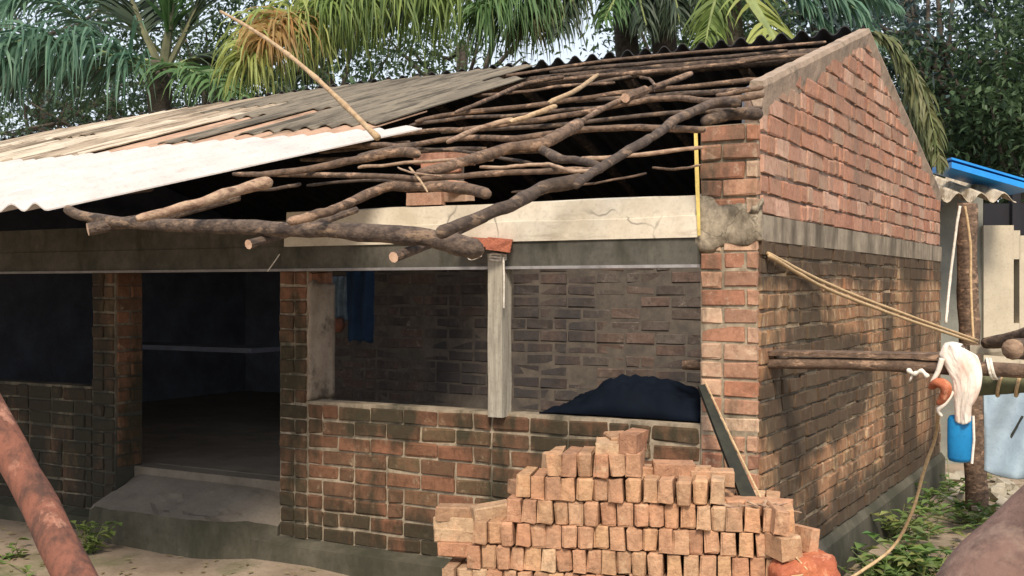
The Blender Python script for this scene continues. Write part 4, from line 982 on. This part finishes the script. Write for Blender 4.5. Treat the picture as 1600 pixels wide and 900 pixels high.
# right palm: crown above the frame
p3t = palm(985, 11.8, 'dark-leaved coconut palm right of the middle, fronds hanging before white sky', -60, .12, 1.07)
K = dict(lw=.016, grav=1.1, splay=.3, tw=.35)
F(p3t, [(1010, -90), (960, -60), (915, -25), (885, 15), (872, 50)], (11.6, 10.8), .50, 'palm_dark', n=90, seed=21, **K)
F(p3t, [(1000, -90), (980, -40), (960, 0), (945, 30)], (11.6, 11), .45, 'palm_green', n=80, seed=22, **K)
F(p3t, [(1000, -90), (1000, -40), (1000, 0), (1010, 40)], (11.6, 11.2), .5, 'palm_dark', n=110, seed=23, **K)
F(p3t, [(1000, -90), (1035, -40), (1055, 0), (1062, 35)], (11.6, 11.2), .5, 'palm_dark', n=110, seed=24, **K)
F(p3t, [(1000, -90), (1065, -60), (1095, -20), (1105, 30)], (11.8, 11.4), .45, 'palm_dark', n=90, seed=25, **K)
p4t = palm(1150, 10.6, 'yellow-green coconut palm frond cluster just behind the ridge near the gable', -90, .10, 1.12)
F(p4t, [(1150, -90), (1168, -10), (1190, 30), (1214, 70), (1240, 120)], (10.4, 9.9), .62, 'palm_lime', n=44, seed=31, grav=.35, splay=.8, w0=.075, lw=.024, side=-1)
F(p4t, [(1150, -90), (1128, -30), (1112, 20), (1102, 70)], (10.6, 10.3), .45, 'palm_lime2', n=60, seed=32, grav=.8, lw=.018)
F(p4t, [(1150, -90), (1230, -50), (1290, -20), (1340, 20), (1365, 60)], (10.6, 10.2), .55, 'palm_blue', n=70, seed=33, grav=.8, splay=.4)
F(p4t, [(1150, -90), (1220, -40), (1260, 0), (1290, 40)], (10.6, 10.4), .5, 'palm_blue', n=60, seed=34, grav=.7)
F(p4t, [(1200, -60), (1270, -40), (1330, -30), (1400, 10)], (10.9, 10.7), .6, 'palm_blue', n=60, seed=35, grav=.8)
# drooping frond behind the gable
p5t = palm(1425, 16.5, 'coconut palm whose olive frond droops behind the right slope of the gable', -30, .10)
F(p5t, [(1345, 52), (1375, 58), (1412, 90), (1440, 140), (1458, 200), (1470, 262)], (10.3, 9.9), .36, 'palm_olive', n=110, seed=41, grav=.9, splay=.3, w0=.02, skip0=.05)
F(p5t, [(1380, 60), (1410, 110), (1430, 170), (1452, 240)], (10.6, 10.4), .34, 'palm_olive', n=90, seed=42, grav=.9, splay=.3, w0=.02)

def tree(px, dep, cpy, rx, rz, nleaf, mat, label, seed, ls=.085, holes=.0, trunk_r=.15):
    k_ = max(1, 13.6/(.87+.494*(px-800)/1800)/dep); dep *= k_; rx *= k_; rz *= k_; trunk_r *= k_
    rr = random.Random(seed); B = at(px, 0, dep); B.z = 0; t = tag(empty('broadleaf_tree', tuple(B)), label, 'tree', 'broadleaf trees behind the house')
    C = at(px, cpy, dep); m = MB(); P = [B.lerp(C, i/8)+Vector((.15*math.sin(i+seed), .1*math.cos(i), 0)) for i in range(9)]
    m.tube(P, [trunk_r*(1.2-.8*i/8) for i in range(9)], 9, nz=.1)
    cl = []
    for k in range(46):
        while True:
            v = Vector((rr.uniform(-1, 1), rr.uniform(-1, 1), rr.uniform(-1, 1)))
            if v.length < 1: break
        cl.append(C+Vector((v.x*rx, v.y*rx*.7, v.z*rz)))
    for c in rr.sample(cl, 14):
        s = P[rr.randint(4, 8)]; md_ = s.lerp(c, .5)+Vector((0, 0, -.15)); m.tube([s, md_, c], [.05, .035, .012], 6, nz=.1)
    m.build('trunk', 'trunk', t, smooth=True)
    m = MB()
    for c in cl:
        R0 = rr.uniform(.45, .85)*k_
        for _ in range(int(nleaf*1.75)//46):
            v = Vector((rr.gauss(0, 1), rr.gauss(0, 1), rr.gauss(0, 1))).normalized()*R0*rr.uniform(.45, 1.05); v.z *= .75
            d = Vector((rr.gauss(0, 1), rr.gauss(0, 1), rr.gauss(-.3, .8))).normalized()
            up = Vector((rr.gauss(0, .5), rr.gauss(0, .5), 1)).normalized(); leafquad(m, c+v, d, up, ls*rr.uniform(.5, 1.9), ls*.26*rr.uniform(.6, 1.6))
    m.build('crown', mat, t, fix=False)
tree(60, 15, 60, 2.0, 1.6, 3600, 'leaf_teal', 'bluish-green tree behind the fronds at the far left', 1)
tree(330, 14.5, 90, 1.9, 1.3, 3200, 'leaf_dark', 'dark tree with sky-filled gaps right of the left palm crown', 2)
tree(520, 15.5, 110, 1.8, 1.3, 4600, 'leaf_dark', 'dark tree under the orange palm leaflets', 3)
tree(180, 16, 150, 2.4, .9, 4000, 'leaf_dark', 'low dark tree showing under the left palm crown above the sheets', 4)
tree(720, 17, 70, 1.4, .9, 1000, 'leaf_mid', 'sparse tree behind the middle of the ridge', 5)
tree(1080, 15, 40, 1.3, 1.2, 3600, 'leaf_dark', 'dark tree behind the ridge left of the yellow-green frond', 6)
tree(1260, 16, 20, 1.4, 1.0, 3000, 'leaf_teal', 'bluish tree behind the gable peak', 7)
tree(1460, 14, 60, 1.5, 1.7, 2600, 'leaf_teal', 'tall bluish tree with white sky gaps right of the gable', 8)
tree(1570, 13.5, 150, 1.5, 1.6, 6000, 'leaf_dark', 'dense dark tree overhanging the blue roof edge', 9)
tree(1640, 15, -20, 2.0, 1.6, 3000, 'leaf_dark', 'high dark crown at the top right corner', 10)
tree(1540, 15, 200, 1.4, .9, 6500, 'leaf_mid', 'sunlit mid-green tree just above the shed roof', 12)
0 and tree(900, 24, 60, 2.2, 1.0, 2500, 'leaf_teal', 'distant pale tree glimpsed below the hanging fronds', 13)

tree(1850, 17, 80, 2.4, 2.0, 3000, 'leaf_dark', 'tall dark tree farther right beyond the shed', 14)
tree(2250, 19, 120, 2.6, 2.0, 3000, 'leaf_mid', 'mid-green tree farthest right beyond the shed', 15)
tree(-300, 18, 80, 2.6, 1.9, 3000, 'leaf_mid', 'mid-green tree farthest left behind the palm', 16)
# broad-leaved weeds on the right and by the doorstep
def weed(px, py, n, hgt, label, seed, wide=.25, ls=.09, mat='weed'):
    rr = random.Random(seed); P = on_z(px, py, 0); P.z = gz(P.x, P.y)-.01; m = MB()
    for _ in range(n):
        b = P+Vector((rr.gauss(0, wide*.2), rr.gauss(0, wide*.2), 0)); h = hgt*rr.uniform(.3, 1); top = b+Vector((rr.gauss(0, wide), rr.gauss(0, wide), h))
        m.tube([b, top], [.004, .002], 4, cap=False)
        for q in range(5):
            a = rr.random()*6.28; d = Vector((math.cos(a), math.sin(a), rr.uniform(-.1, .7))).normalized(); s0 = b.lerp(top, rr.uniform(.4, 1))
            leafquad(m, s0, d, ZV, ls*rr.uniform(.6, 1.5), ls*.3*rr.uniform(.8, 1.3), .3)
    return tag(m.build('weed_plant', mat, fix=False), label, 'weed', 'broad-leaved weeds along the side wall')
weed(1400, 838, 34, .30, 'green weeds at the foot of the side wall behind the sagging rope', 1)
weed(1455, 900, 34, .22, 'large-leaved green weed in front of the side wall beside the brown log', 2, ls=.12)
weed(1440, 800, 30, .24, 'weeds near the far end of the side wall', 3)
weed(1520, 820, 22, .20, 'sparse weeds among rubble below the shed post', 4, wide=.3)
weed(1380, 920, 20, .2, 'yellowish weeds right of the orange sack', 5, wide=.15)
weed(1480, 770, 24, .25, 'distant weeds between the house and the shed', 6, wide=.4)
weed(140, 878, 18, .26, 'small green weed beside the reddish leaning log', 7, wide=.07, ls=.07)
weed(20, 885, 12, .10, 'low grass tuft at the lower left corner', 8, wide=.2, ls=.06)
m = MB(); rr = random.Random(5)
for _ in range(1500):
    P = Vector((rr.uniform(.1, 3.2), rr.uniform(-1.5, 7), 0)); P.z = gz(P.x, P.y)+rr.uniform(.005, .03); a = rr.random()*6.28
    leafquad(m, P, Vector((math.cos(a), math.sin(a), rr.uniform(-.1, .3))), ZV, rr.uniform(.04, .12), rr.uniform(.01, .03), .1)
for _ in range(260):
    P = Vector((rr.uniform(-7, -1.5), rr.uniform(-1.3, -.15), 0)); P.z = gz(P.x, P.y)+.006; a = rr.random()*6.28
    leafquad(m, P, Vector((math.cos(a), math.sin(a), .1)), ZV, rr.uniform(.03, .07), rr.uniform(.006, .015), .1)
tag(m.build('leaf_litter', 'litter', fix=False), 'dry leaf litter strewn over the ground beside the house', 'leaf litter', kind='stuff')
